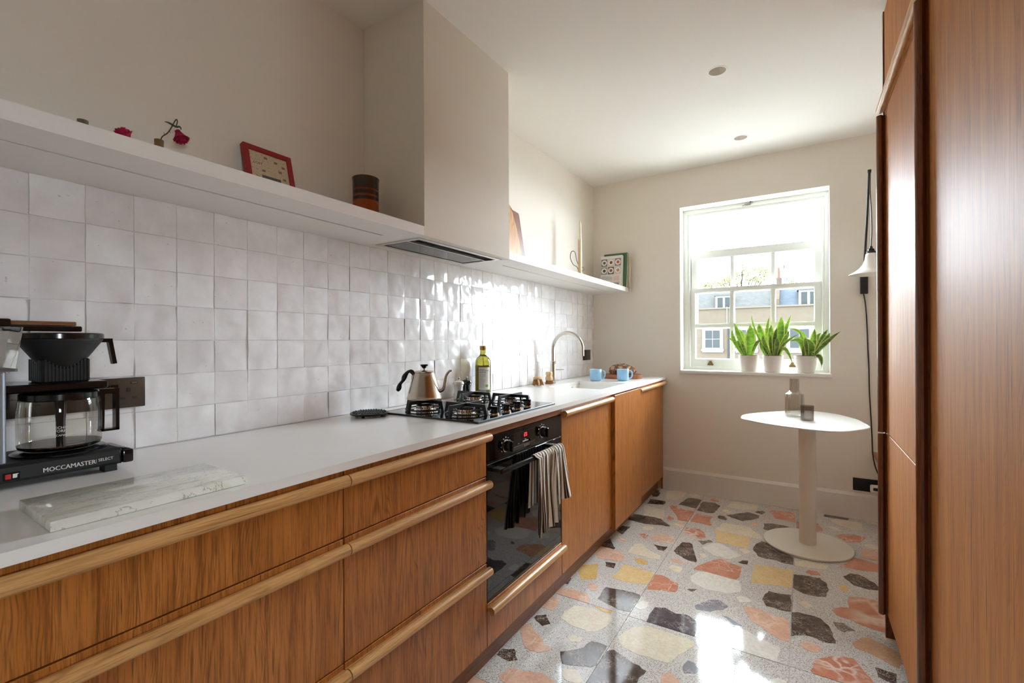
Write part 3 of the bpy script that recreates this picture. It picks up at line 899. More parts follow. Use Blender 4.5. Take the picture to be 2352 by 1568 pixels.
BR = brickm('terrace_brick', (0.0242, 0.0191, 0.0143, 1), (0.0193, 0.0146, 0.0108, 1), (0.0267, 0.0242, 0.0212, 1))
BR2 = brickm('party_brick', (0.0212, 0.0162, 0.0129, 1), (0.0162, 0.0121, 0.0098, 1), (0.0226, 0.0212, 0.0178, 1))
WHT = oplain('white_joinery', (0.0485, 0.0485, 0.0485, 1), 0.6)
DGL = oplain('far_glazing', (0.0089, 0.0098, 0.0101, 1), 0.12)


def slate(name, c1, c2):
    k = N(name)
    v = k.coord(rand=False)
    br = k.n('ShaderNodeTexBrick'); br.inputs['Scale'].default_value = 3.0
    br.inputs['Color1'].default_value = c1; br.inputs['Color2'].default_value = c2; br.inputs['Mortar'].default_value = tuple(x * 0.6 for x in c1[:3]) + (1,)
    br.inputs['Mortar Size'].default_value = 0.012
    mp = k.n('ShaderNodeMapping'); mp.inputs['Rotation'].default_value = (PI / 2, 0, 0); k.l(v, mp.inputs[0])
    k.l(mp.outputs[0], br.inputs['Vector'])
    k.color(br.outputs[0]); k.set(Roughness=0.8); k.p.inputs['Specular IOR Level'].default_value = 0.0
    return k.m


SL1 = slate('grey_roof_tiles', (0.0185, 0.0182, 0.0178, 1), (0.0159, 0.0155, 0.0152, 1))
SL2 = slate('blue_roof_slates', (0.0170, 0.0191, 0.0226, 1), (0.0143, 0.0162, 0.0198, 1))
b = B(); b.box(-60, 4.2, -6.2, 60, 120, -6.0)
struct('ground', b, oplain('street_ground', (0.24, 0.235, 0.22, 1), 0.9))

x_party = E(0.84, 2)[0]


def house(xa, xb, roofmat, label, wins, dorms):
    zp = E(0, 2.235)[2]; zc = E(0, 2.285)[2]
    t = thing('terraced_house', ((xa + xb) / 2, 30, -6), label, 'house')
    b = B(); b.box(xa, 30, -6, xb, 35.5, zp); part('brick_wall', b, BR, t, None)
    b = B(); b.box(xa, 29.92, zp, xb, 30.3, zc); part('parapet_coping', b, oplain('coping_stone', (0.0242, 0.0203, 0.0162, 1), 0.9), t, None)
    zr = E(0, 2.965)[2]
    b = B(); b.prism([(30.3, zp - 0.1), (31.4, zr), (33, zr + 0.15), (35.5, zp)], xa, xb, 'yz'); part('slate_roof', b, roofmat, t, None)
    for (x0, x1, g0, g1, ztop, zg1, zg0, zs, zb) in wins:
        A = lambda x, z: E(x, z)
        b = B(); n = 8
        arch = [(A(x0, 0)[0], A(0, zb)[2]), (A(x1, 0)[0], A(0, zb)[2])] + [(A(x1, 0)[0], A(0, ztop - 0.03)[2])]
        arch += [(A(x0 + (x1 - x0) * (1 - q / n), 0)[0], A(0, ztop - 0.03 + 0.03 * math.sin(PI * q / n))[2]) for q in range(1, n)] + [(A(x0, 0)[0], A(0, ztop - 0.03)[2])]
        w = part('window', b.prism(arch, 29.93, 30.0, 'xz'), WHT, t, None)
        b = B(); b.box(A(x0 - 0.02, 0)[0], 29.82, A(0, zs)[2], A(x1 + 0.02, 0)[0], 30, A(0, zs + 0.06)[2]); part('stone_sill', b, WHT, w, None)
        xm = (g0 + g1) / 2; zm = (zg0 + zg1) / 2
        for a0, a1 in ((g0, xm - 0.012), (xm + 0.012, g1)):
            for c0, c1 in ((zg0, zm - 0.012), (zm + 0.012, zg1)):
                b = B(); b.box(A(a0, 0)[0], 29.90, A(0, c0)[2], A(a1, 0)[0], 29.935, A(0, c1)[2]); part('pane', b, DGL, w, None)
    for (x0, x1, zt) in dorms:
        b = B(); b.box(E(x0, 0)[0], 30.35, zp, E(x1, 0)[0], 31.6, E(0, zt)[2])
        d = part('dormer', b, WHT, t, None)
        xm = (x0 + x1) / 2; w_ = x1 - x0
        for a0, a1 in ((x0 + 0.14 * w_, xm - 0.03 * w_), (xm + 0.12 * w_, x1 - 0.06 * w_)):
            b = B(); b.box(E(a0, 0)[0], 30.32, E(0, 2.30)[2], E(a1, 0)[0], 30.36, E(0, zt - 0.07)[2]); part('pane', b, DGL, d, None)
        b = B(); b.box(E(x0 - 0.04, 0)[0], 30.25, E(0, zt - 0.01)[2], E(x1 + 0.04, 0)[0], 31.6, E(0, zt + 0.025)[2]); part('dormer_roof', b, oplain('lead_flat', (0.0162, 0.0162, 0.0162, 1), 0.7), d, None)
    return t


h1 = house(-12, x_party, SL1, 'brick terraced house across the street with grey tiled roof and white windows',
      [(-1.38, -0.723, -1.275, -0.825, 1.62, 1.52, 0.94, 0.83, 0.78), (-0.34, 0.298, -0.24, 0.20, 1.62, 1.52, 0.94, 0.83, 0.78)],
      [(-0.99, -0.50, 2.70)])
h2 = house(x_party + 0.004, 14, SL2, 'brick terraced house across the street with blue slate roof on the right',
      [(1.10, 1.85, 1.20, 1.70, 1.62, 1.52, 0.94, 0.83, 0.78)], [(1.43, 1.92, 2.75)])
b = B()
xp = x_party
b.prism([(30.2, E(0, 2.24)[2]), (30.2, E(0, 2.5)[2]), (30.9, E(0, 2.86)[2]), (31.6, E(0, 3.02)[2]), (35.4, E(0, 3.02)[2]), (35.4, E(0, 2.24)[2])], xp - 0.16, xp + 0.12, 'yz')
part('party_wall', b, BR2, h1, None)
x, _, z = E(0.86, 3.0)
b = B(); b.box(x - 0.12, 31.8, z - 0.2, x + 0.14, 32.6, E(0, 3.28)[2]); ch = part('chimney_stack', b, BR2, h1, None)
b = B(); b.lathe([(0.085, 0), (0.075, 0.1), (0.06, 0.6), (0.07, 0.66)], (x - 0.01, 32.2, E(0, 3.27)[2]), 12)
part('chimney_pot', b, oplain('terracotta', (0.0355, 0.0121, 0.0080, 1), 0.8), ch)
# downpipe and cable on facade
b = B(); xx, _, _ = E(-0.555, 0); b.tube([(xx, 29.9, -5.5), (xx, 29.9, E(0, 1.62)[2])], 0.05, 8); part('downpipe', b, oplain('pipe_grey', (0.0080, 0.0080, 0.0089, 1), 0.6), h1)
b = B(); xx = E(-0.60, 0)[0]; b.tube([(xx, 29.93, E(0, 1.75)[2]), (xx, 29.93, E(0, 2.3)[2])], 0.02, 6); part('cable_conduit', b, WHT, h1)
# satellite dish
x, _, z = E(1.09, 3.23)
t = thing('satellite_dish', (x, 31.5, z - 0.35), 'grey satellite dish on a mast above the blue slate roof', 'satellite dish')
b = B(); b.lathe([(0.0, 0.06), (0.12, 0.045), (0.21, 0.01), (0.235, -0.015), (0.23, -0.025), (0.12, 0.03), (0.0, 0.045)], (0, 0, 0), 20, False, False)
b.xf(Matrix.Translation((x, 31.5, z)) @ Matrix.Rotation(0.35, 4, 'Z') @ Matrix.Rotation(PI / 2 - 0.3, 4, 'X'))
part('reflector', b, oplain('dish_grey', (0.0258, 0.0258, 0.0274, 1), 0.6), t)
b = B(); b.tube([(x - 0.13, 31.6, z - 0.9), (x - 0.13, 31.6, z + 0.78)], 0.022, 6); b.tube([(x - 0.13, 31.6, z), (x, 31.52, z)], 0.018, 6); b.tube([(x, 31.5, z - 0.05), (x + 0.05, 31.25, z - 0.06)], 0.012, 5)
b.box(x - 0.17, 31.56, z + 0.6, x - 0.10, 31.64, z + 0.78)
part('mast', b, oplain('mast_grey', (0.0098, 0.0098, 0.0105, 1), 0.5, 0.3), t)
# aerial on the left
x, _, z = E(-1.45, 3.1)
t = thing('roof_aerial', (x, 32, z - 0.5), 'thin television aerial on a mast above the grey roof', 'aerial')
b = B(); b.tube([(x - 0.05, 32, z - 0.5), (x, 32, z + 0.8)], 0.014, 6); part('mast', b, oplain('aerial_grey', (0.0080, 0.0080, 0.0080, 1), 0.5), t)
b = B(); b.tube([(x - 0.14, 32, z + 0.80), (x + 0.12, 32, z + 0.72)], 0.012, 5)
for q in range(5): b.tube([(x - 0.12 + q * 0.055, 31.85, z + 0.79 - q * 0.015), (x - 0.12 + q * 0.055, 32.15, z + 0.79 - q * 0.015)], 0.008, 4)
part('yagi_array', b, oplain('aerial_grey2', (0.0080, 0.0080, 0.0080, 1), 0.5), t)


def tree(label, blobs, seed, n, leafc, base):
    r = random.Random(seed)
    t = thing('tree', (base[0], base[1], -6), label, 'tree')
    b = B()
    b.tube([(base[0], base[1], -6), (base[0] + 0.2, base[1], -1), (base[0], base[1], base[2])], [0.3, 0.22, 0.1], 8)
    for (x, y, z, rad) in blobs:
        b.tube(bez([(base[0], base[1], base[2] - 2.5), (base[0] + (x - base[0]) * 0.3, y, base[2] - 1.0), (x, y, z)], 5), [0.1, 0.08, 0.06, 0.05, 0.035, 0.02], 5)
    part('trunk', b, oplain('tree_bark', (0.0080, 0.0064, 0.0049, 1), 0.9), t)
    b = B()
    for (x, y, z, rad) in blobs:
        for _ in range(int(n * rad * rad)):
            d = Vector((r.gauss(0, 1), r.gauss(0, 1), r.gauss(0, 1))).normalized() * rad * (r.random() ** 0.45)
            d.z *= 0.75
            p = Vector((x, y, z)) + d
            a = Vector((r.gauss(0, 1), r.gauss(0, 1), r.gauss(0, 0.6))).normalized(); c = a.orthogonal().normalized()
            L = r.uniform(0.06, 0.12)
            b.add([p - a * L, p + c * L * 0.5, p + a * L, p - c * L * 0.5], [(0, 1, 2, 3)])
    part('foliage', b, leafc, t, None, kind='stuff', fixn=False)


KT = 38 / 17.0


def ET(u, z_, y=38.0):
    return (CX + (u - CX) * KT, y, CZ + (z_ - CZ) * KT)


lf = N('tree_leaf')
oi = lf.coord(rand=False)
lf.color(lf.ramp(lf.noise(oi, 1.6, 3, 0.7), [(0.3, (0.0463, 0.0531, 0.0191, 1)), (0.5, (0.0626, 0.0653, 0.0231, 1)), (0.75, (0.0803, 0.0667, 0.0313, 1))]))
lf.set(Roughness=0.7); lf.p.inputs['Specular IOR Level'].default_value = 0.0
bl = []
for (u, z_, rad) in [(-1.25, 3.03, 0.42), (-1.0, 3.08, 0.55), (-0.75, 3.13, 0.6), (-0.5, 3.22, 0.55), (-0.33, 3.34, 0.4), (-0.12, 3.42, 0.55), (-0.1, 3.62, 0.3), (0.1, 3.2, 0.6), (0.3, 3.38, 0.5), (0.45, 3.48, 0.4), (0.6, 3.3, 0.5), (0.4, 3.12, 0.6), (-0.3, 3.05, 0.6), (0.72, 3.12, 0.4)]:
    x, y, z = ET(u, z_); bl.append((x, y + rnd.uniform(-0.8, 0.8), z, rad))
tree('green and yellowing tree rising behind the grey tiled roof', bl, 5, 620, lf.m, ET(-0.2, 2.9))
bl = [(*ET(1.2, 2.98), 0.4), (*ET(1.36, 2.93), 0.35), (*ET(1.55, 2.96), 0.25)]
tree('small tree crown just showing above the blue slate roof', bl, 6, 500, lf.m, ET(1.3, 2.6))

# ------------------------------------------------------------------ base units (left run)
XD = 0.590     # front plane of the fronts
FT = 0.020     # front thickness
ZB, ZT = 0.100, 0.862


def handle_profile():
    """cross-section (out, up): round dowel on a neck with a scooped finger pull underneath"""
    p = [(0.0, 0.009)]
    cx_, r = 0.0155, 0.0145
    for q in range(15):
        a = math.radians(138 - q * 16.5)
        p.append((cx_ + r * math.cos(a), r * math.sin(a)))
    p += [(0.0085, -0.0045), (0.0045, -0.001), (0.0, -0.001)]
    return p


def rail(y0, y1, zc, xf):
    b = B()
    b.prism(handle_profile(), y0, y1, 'xz')
    b.v = [Vector((xf + v.x, v.y, zc + v.z)) for v in b.v]
    return b


def front(name, y0, y1, z0, z1, parent, hz=None, hy=None, x=XD, mat='teak_z', t=FT):
    b = B(); b.rbox(x - t, y0, z0, x, y1, z1, 0.0012, 1)
    o = part(name, b, MT[mat], parent)
    if hz is not None:
        h0, h1 = hy if hy else (y0, y1)
        part('handle', rail(h0, h1, hz, x), MT['oak_y'], o, 40)
    return o


def carcass(t, y0, y1, zt=0.864, z0=0.098):
    b = B(); b.box(0.02, y0, z0, XD - FT - 0.002, y1, zt)
    part('carcass', b, MT['carcass'], t, None)


g = 0.0015


def drawer_unit(y0, y1, label):
    t = thing('drawer_unit', (0.3, (y0 + y1) / 2, 0.098), label, 'drawer unit')
    carcass(t, y0 + 0.0005, y1 - 0.0005)
    for z0, z1 in ((ZB, 0.3955), (0.3985, 0.6975), (0.7005, ZT)):
        front('drawer', y0 + g, y1 - g, z0, z1, t, z1 - 0.0225)
    return t


drawer_unit(-0.250, 0.742, 'wooden drawer unit with three long rails, under the marble board')
drawer_unit(0.742, 1.342, 'wooden drawer unit with three rails, directly beside the oven')
# oven housing: strip under the worktop and shallow drawer below
t = thing('oven_housing', (0.3, 1.641, 0.098), 'wooden oven housing with a shallow railed drawer under the oven', 'oven cabinet')
b = B(); b.box(0.02, 1.3425, 0.098, 0.10, 1.9395, 0.864); b.box(0.10, 1.3425, 0.098, 0.565, 1.3445, 0.864); b.box(0.10, 1.9375, 0.098, 0.565, 1.9395, 0.864); b.box(0.10, 1.3445, 0.225, 0.565, 1.9375, 0.247)
part('carcass', b, MT['carcass'], t, None)
front('drawer', 1.3425 + g, 1.9395 - g, ZB, 0.250, t, 0.2285)
b = B(); b.rbox(XD - FT, 1.344, 0.838, XD, 1.938, 0.863, 0.001, 1); part('top_strip', b, MT['teak_y'], t)
# cupboard
t = thing('base_cabinet', (0.3, 2.27, 0.098), 'wooden base cabinet with one rail, between oven and proud panel', 'cabinet')
carcass(t, 1.9405, 2.5985)
front('door', 1.9405 + g, 2.5985 - g, ZB, ZT, t, 0.8395, (1.9405 + g, 2.575))
t = thing('base_cabinet', (0.3, 2.855, 0.082), 'base cabinet under the sink with a proud plain wooden front and no rail', 'cabinet')
b = B(); b.box(0.02, 2.600, 0.098, XD - FT - 0.002, 3.1105, 0.665); part('carcass', b, MT['carcass'], t, None)
front('door', 2.602, 3.1085, 0.082, 0.858, t, None, None, 0.612, t=0.040)
t = thing('base_cabinet', (0.3, 3.45, 0.098), 'last wooden base cabinet with a short rail, against the window wall', 'cabinet')
carcass(t, 3.135, 3.798)
front('door', 3.111 + g, 3.772, ZB, ZT, t, 0.8395, (3.111 + g, 3.772))
b = B(); b.box(XD - FT, 3.775, 0.0, XD - 0.004, 3.782, 0.864); part('filler', b, MT['teak_z'], t, None)
PLX = 0.549
for y0, y1, lab in ((-0.25, 1.946, 'long wooden plinth under the drawers and the oven'), (1.948, 3.774, 'wooden plinth under the cupboards nearest the window')):
    b = B(); b.box(PLX - 0.016, y0, 0.0, PLX, y1, 0.096)
    solo('plinth', b, MT['plinth'], (PLX, y0, 0), lab, 'plinth', None)

# worktop with sink cut-out
SX0, SX1, SY0, SY1 = 0.165, 0.510, 2.635, 3.110
b = B()
gx = [0.0025, SX0, SX1, 0.605]; gy = [-0.25, SY0, SY1, YF - 0.001]
zb, zt = 0.866, 0.886
idx = {}
for i in range(4):
    for q in range(4):
        idx[(i, q, 0)] = len(b.v); b.v.append(Vector((gx[i], gy[q], zb)))
        idx[(i, q, 1)] = len(b.v); b.v.append(Vector((gx[i], gy[q], zt)))
for i in range(3):
    for q in range(3):
        if (i, q) == (1, 1): continue
        for h in (0, 1):
            b.f.append(tuple(idx[(a, c, h)] for a, c in ((i, q), (i + 1, q), (i + 1, q + 1), (i, q + 1))))


def wallq(p, q_):
    b.f.append((idx[(*p, 0)], idx[(*q_, 0)], idx[(*q_, 1)], idx[(*p, 1)]))


for i in range(3):
    wallq((i, 0), (i + 1, 0)); wallq((i, 3), (i + 1, 3)); wallq((0, i), (0, i + 1)); wallq((3, i), (3, i + 1))
for p, q_ in (((1, 1), (2, 1)), ((2, 1), (2, 2)), ((2, 2), (1, 2)), ((1, 2), (1, 1))): wallq(p, q_)
solo('countertop', b, MT['counter'], (0.3, 1.8, 0.866), 'long off white worktop running from the coffee maker to the window wall', 'worktop', None)
# sink
t = thing('sink', ((SX0 + SX1) / 2, (SY0 + SY1) / 2, 0.69), 'white sink sunk into the worktop below the curved tap', 'sink')


def rrect(x0, y0, x1, y1, r, n=5):
    out = []
    for cx_, cy_, a0 in ((x1 - r, y1 - r, 0), (x0 + r, y1 - r, 90), (x0 + r, y0 + r, 180), (x1 - r, y0 + r, 270)):
        for q in range(n + 1):
            a = math.radians(a0 + 90 * q / n)
            out.append((cx_ + r * math.cos(a), cy_ + r * math.sin(a)))
    return out


def loft(rings, capfirst=False, caplast=True):
    b = B(); n = len(rings[0])
    vs = [p for r_ in rings for p in r_]
    fs = [(k * n + q, k * n + (q + 1) % n, (k + 1) * n + (q + 1) % n, (k + 1) * n + q) for k in range(len(rings) - 1) for q in range(n)]
    if capfirst: fs.append(tuple(range(n))[::-1])
    if caplast: fs.append(tuple((len(rings) - 1) * n + q for q in range(n)))
    b.add(vs, fs)
    return b


def rr3(e, r, z):
    return [(x, y, z) for x, y in rrect(SX0 - e, SY0 - e, SX1 + e, SY1 + e, r)]


b = loft([rr3(0.02, 0.03, 0.8655), rr3(-0.001, 0.02, 0.8655), rr3(-0.002, 0.03, 0.855), rr3(-0.004, 0.03, 0.72), rr3(-0.02, 0.03, 0.705), rr3(-0.14, 0.03, 0.700)])
part('basin', b, MT['sink'], t, 50)
b = B(); b.lathe([(0.045, 0.7005), (0.042, 0.703), (0.03, 0.7015), (0.0, 0.7012)], ((SX0 + SX1) / 2, (SY0 + SY1) / 2, 0), 24, False, False); part('drain', b, MT['steel'], t)
b = B(); b.lathe([(0.013, 0), (0.012, 0.004), (0.008, 0.006), (0, 0.006)], (0, 0, 0), 16, True, False)
b.xf(Matrix.Translation(((SX0 + 0.0), SY0 + 0.35, 0.845)) @ Matrix.Rotation(PI / 2, 4, 'Y')); part('overflow', b, MT['steel'], t)

# ------------------------------------------------------------------ oven
t = thing('oven', (0.33, 1.641, 0.252), 'black built-in oven with a striped towel on its handle', 'oven')
OY0, OY1 = 1.3455, 1.9365
b = B(); b.box(0.11, OY0, 0.252, XD - 0.03, OY1, 0.834); part('body', b, MT['black_matte'], t, None)
pn = part('control_panel', B().rbox(XD - 0.03, OY0, 0.7445, XD, OY1, 0.8350, 0.0015, 1), MT['black_glass'], t)
dr = part('door', B().rbox(XD - 0.03, OY0, 0.254, XD - 0.001, OY1, 0.7365, 0.002, 1), MT['black_glass'], t)
part('vent_gap', B().box(XD - 0.028, OY0 + 0.003, 0.7368, XD - 0.012, OY1 - 0.003, 0.7442), MT['black_matte'], t, None)
part('edge_trim', B().box(XD - 0.004, OY0 + 0.002, 0.7368, XD - 0.0005, OY1 - 0.002, 0.7388), MT['steel'], t, None)
part('upper_trim', B().box(XD - 0.004, OY0 + 0.002, 0.7425, XD - 0.0005, OY1 - 0.002, 0.7440), MT['dark_steel'], t, None)
pf = XD + 0.0006


def on_panel(yc, zc):
    return lambda x, y: (pf, yc + x, zc + y)


# brand strip with lettering
b = B(); b.box(XD - 0.001, 1.512, 0.7520, XD + 0.0008, 1.690, 0.7650); st = part('brand_strip', b, MT['bronze'], t, None)
b = B(); b.box(XD, 1.512, 0.7650, XD + 0.001, 1.690, 0.7664); part('strip_edge', b, MT['steel'], st, None)
b = B(); text_on(b, 'BOSCH', 0.0125, lambda x, y: (XD + 0.0012, 1.622 + x, 0.7583 + y), bold=0.0004); part('lettering', b, MT['white_print'], st, None)
# display
b = B()
for y0, y1, z0, z1 in ((1.510, 1.694, 0.8165, 0.8171), (1.510, 1.694, 0.7690, 0.7694), (1.510, 1.5106, 0.769, 0.8171), (1.6934, 1.694, 0.769, 0.8171)):
    b.box(XD - 0.0005, y0, z0, pf, y1, z1)
part('display_outline', b, MT['dark_steel'], pn, None)
b = B(); b.box(XD - 0.0005, 1.582, 0.7905, pf - 0.0002, 1.640, 0.8135); dsp = part('display', b, plain('display_black', S(20, 8, 8), 0.1), t, None)


def seven(b, y, z, h, digits):
    w = h * 0.5; th_ = h * 0.13
    segs = {'a': (0, h, w, h), 'b': (w, h, w, h / 2), 'c': (w, h / 2, w, 0), 'd': (0, 0, w, 0), 'e': (0, h / 2, 0, 0), 'f': (0, h, 0, h / 2), 'g': (0, h / 2, w, h / 2)}
    M_ = {'2': 'abged', '3': 'abgcd'}
    for k, ch in enumerate(digits):
        for s_ in M_[ch]:
            x0, y0, x1, y1 = segs[s_]
            a0, a1 = min(x0, x1) - th_ / 2, max(x0, x1) + th_ / 2
            c0, c1 = min(y0, y1) - th_ / 2, max(y0, y1) + th_ / 2
            oy = y + k * (w + h * 0.45)
            b.box(pf, oy + a0, z + c0, pf + 0.0004, oy + a1, z + c1)


b = B(); seven(b, 1.604, 0.7955, 0.0125, '23'); part('digits', b, emit('led_red', (1.0, 0.03, 0.05, 1), 2.2), dsp, None)
for q in range(6):
    b = B(); b.lathe([(0.0028, 0), (0.0028, 0.0006)], (XD - 0.0002, 1.595 + q * 0.0075, 0.7765), 8, axis='x'); part('touch_dot', b, MT['white_print'], pn, None)
for tx_, sz_, y_, z_ in (('Start', 0.007, 1.614, 0.783), ('Info', 0.006, 1.560, 0.774), ('+', 0.008, 1.654, 0.776), ('-', 0.008, 1.668, 0.776)):
    b = B(); text_on(b, tx_, sz_, on_panel(y_, z_)); part('lettering', b, MT['white_print'], pn, None)
for yc, zc, nm in ((1.468, 0.783, 0), (1.752, 0.788, 1)):
    b = B(); b.lathe([(0.0245, -0.0005), (0.0245, 0.003), (0.0215, 0.004)], (XD, yc, zc), 28, axis='x')
    kn = part('knob', b, MT['chrome'], t)
    b = B(); b.lathe([(0.0205, 0.003), (0.0200, 0.022), (0.0185, 0.0245), (0.0, 0.0245)], (XD, yc, zc), 28, True, False, 'x')
    b.rbox(XD + 0.022, yc - 0.0045, zc - 0.019, XD + 0.031, yc + 0.0045, zc + 0.019, 0.001, 1)
    part('knob_cap', b, MT['black_gloss'], kn)
    b = B()
    for q in range(9):
        a = math.radians(-30 + 30 * q); rr_ = 0.032
        yy, zz = yc - rr_ * math.cos(a), zc + rr_ * math.sin(a)
        if q % 2 == 0: b.box(XD, yy - 0.0022, zz - 0.0022, pf, yy + 0.0022, zz + 0.0022)
        else: b.box(XD, yy - 0.003, zz - 0.0007, pf, yy + 0.003, zz + 0.0007)
    part('dial_marks', b, MT['white_print'], pn, None)
# handle bar
b = B(); b.rbox(XD + 0.036, 1.375, 0.7045, XD + 0.050, 1.862, 0.7215, 0.003, 2)
hb = part('handle', b, plain('handle_black_metal', S(58, 59, 62), 0.22, 0.8), t)
for yy in (1.380, 1.822):
    b = B(); b.rbox(XD - 0.002, yy, 0.7065, XD + 0.040, yy + 0.036, 0.7195, 0.002, 1); part('handle_bracket', b, plain('bracket_metal', S(74, 76, 80), 0.3, 0.8), hb)

# towel over the oven handle: one folded sheet
TW = stripes('towel_stripes', [(0.0, S(232, 225, 214)), (0.44, S(60, 44, 38)), (0.62, S(206, 192, 174)), (0.68, S(66, 48, 42)), (0.86, S(232, 225, 214))], 11.0)


def towel_pt(u, v):
    # u across the width, v from the back hem over the bar to the front hem
    ya = 1.600 + u * 0.232
    bx, bz, br_ = XD + 0.043, 0.713, 0.0130
    Lb, Lf = 0.20, 0.302 - 0.02 * u
    arc = PI * br_
    s = v * (Lb + arc + Lf)
    if s < Lb:
        d = Lb - s
        x, z = bx - br_ - 0.001, bz - d
        x = max(x - 0.05 * d, XD + 0.010)
        k = d / Lb
        y = ya + 0.02 * k * math.sin(u * 5)
        x += 0.004 * k * math.sin(u * 26)
    elif s < Lb + arc:
        a = PI - (s - Lb) / br_
        x, z = bx + (br_ + 0.0012 * math.sin(u * 40)) * math.cos(a), bz + (br_ + 0.001) * math.sin(a); y = ya
    else:
        d = s - Lb - arc; k = d / Lf
        amp = 0.004 + 0.014 * min(1, k * 1.3)
        x = bx + br_ + 0.001 + 0.006 * k + amp * (0.55 * math.sin(u * 23 + 0.6 * k) + 0.35 * math.sin(u * 51 + 1.4)) + amp * 0.5
        z = bz - d
        pinch = 0.80 - 0.12 * math.sin(PI * min(1, k * 0.9))
        y = 1.615 + (ya - 1.60) * pinch - 0.030 * k + 0.008 * math.sin(u * 17 + 3 * k)
    return (x, y, z)


def flap_pt(u, v):
    # the second fold, hanging at the bar's right end
    bx, bz, br_ = XD + 0.043, 0.713, 0.0155
    Lb, Lf = 0.16, 0.215
    arc = PI * br_
    s = v * (Lb + arc + Lf)
    ya = 1.755 + u * 0.085
    if s < Lb:
        d = Lb - s; return (max(bx - br_ - 0.05 * d, XD + 0.012), ya, bz - d)
    if s < Lb + arc:
        a = PI - (s - Lb) / br_
        return (bx + br_ * math.cos(a), ya, bz + br_ * math.sin(a))
    d = s - Lb - arc; k = d / Lf
    x = bx + br_ + 0.004 + 0.012 * k * math.sin(u * 9 + 1) + 0.012 * k
    return (x, ya + k * (-0.012 + 0.052 * u) + 0.004 * math.sin(u * 12 + 4 * k), bz - d)


b = B(); b.grid(72, 60, towel_pt)
me = make_mesh('tea_towel', b, TW, Vector((XD + 0.04, 1.72, 0.713)), 60, False)
tw = bpy.data.objects.new('tea_towel', me); tw.location = (XD + 0.04, 1.72, 0.713); link(tw, None)
tw['label'] = 'crumpled brown and white striped tea towel hanging on the oven handle'; tw['category'] = 'towel'
b = B(); b.grid(24, 44, flap_pt)
TW2 = stripes('towel_stripes_wide', [(0.0, S(232, 225, 214)), (0.30, S(70, 52, 44)), (0.55, S(206, 192, 174)), (0.62, S(66, 48, 42)), (0.86, S(220, 208, 192))], 4.0)
fl = part('fold', b, TW2, tw, 60, fixn=False)
for o in (tw, fl):
    so = o.modifiers.new('thick', 'SOLIDIFY'); so.thickness = 0.0016; so.offset = 0

# ------------------------------------------------------------------ hob
t = thing('gas_hob', (0.34, 1.605, 0.886), 'black glass gas hob with four burners set in the worktop', 'hob')
b = B(); b.rbox(0.104, 1.312, 0.8865, 0.574, 1.900, 0.8935, 0.002, 1); part('glass', b, MT['black_glass'], t)
b = B(); b.rbox(0.571, 1.311, 0.8862, 0.579, 1.901, 0.8945, 0.0015, 1); part('front_trim', b, MT['dark_steel'], t)
b = B(); b.rbox(0.099, 1.311, 0.8862, 0.106, 1.901, 0.8945, 0.0015, 1); part('rear_trim', b, MT['steel'], t)


def hob_burner(cx_, cy_, r):
    z = 0.8935
    b = B(); b.lathe([(r * 1.35, z), (r * 1.33, z + 0.003), (r * 1.05, z + 0.005), (r, z + 0.008), (r * 0.98, z + 0.019), (r * 0.9, z + 0.021)], (cx_, cy_, 0), 36)
    for q in range(22):
        a = 2 * PI * q / 22
        i = len(b.v)
        b.rbox(-0.002, -0.002, z + 0.008, 0.003, 0.002, z + 0.020, 0.0005, 1)
        m = Matrix.Translation((cx_ + r * math.cos(a), cy_ + r * math.sin(a), 0)) @ Matrix.Rotation(a, 4, 'Z')
        b.xf(m, i)
    o = part('burner', b, MT['chrome'], t)
    b = B(); b.lathe([(r * 1.04, z + 0.021), (r * 1.05, z + 0.0245), (r * 0.97, z + 0.027), (r * 0.6, z + 0.0275), (r * 0.55, z + 0.026), (0, z + 0.026)], (cx_, cy_, 0), 36, True, False)
    part('burner_cap', b, plain('burner_cap_enamel', S(70, 70, 72), 0.18, 0.6), o)


def grate(cx_, cy_, L):
    zt_ = 0.9355; w = 0.0045
    b = B()
    for ax in (0, 1):
        prof = [(-L - 0.012, 0.894), (-L + 0.002, 0.894), (-L + 0.010, zt_ - 0.013), (L - 0.010, zt_ - 0.013), (L - 0.002, 0.894), (L + 0.012, 0.894), (L + 0.002, zt_), (-L - 0.002, zt_)]
        if ax == 0:
            i = len(b.v); b.prism(prof, -w, w, 'xz')
            for k in range(i, len(b.v)): b.v[k] += Vector((cx_, cy_, 0))
        else:
            i = len(b.v); b.prism(prof, -w, w, 'yz')
            for k in range(i, len(b.v)): b.v[k] = Vector((b.v[k].x + cx_, b.v[k].y + cy_, b.v[k].z))
    b.tube([(cx_ + 0.078 * math.cos(2 * PI * q / 32), cy_ + 0.078 * math.sin(2 * PI * q / 32), 0.8995) for q in range(32)], 0.0028, 6, closed=True)
    part('pan_support', b, MT['black_iron'], t)


for cx_, cy_, r in ((0.215, 1.440, 0.034), (0.425, 1.440, 0.034), (0.205, 1.790, 0.036), (0.410, 1.790, 0.025)):
    hob_burner(cx_, cy_, r); grate(cx_, cy_, 0.092)
for q in range(4):
    ky = 1.487 + q * 0.085
    b = B(); b.lathe([(0.021, 0.8935), (0.0205, 0.897), (0.017, 0.899)], (0.525, ky, 0), 24); kn = part('knob', b, MT['chrome'], t)
    b = B(); b.lathe([(0.0165, 0.8985), (0.0155, 0.912), (0.013, 0.914), (0, 0.914)], (0.525, ky, 0), 24, True, False)
    b.rbox(0.521 - 0.016, ky - 0.004, 0.912, 0.525 + 0.017, ky + 0.004, 0.9235, 0.001, 1)
    part('knob_cap', b, MT['black_gloss'], kn)

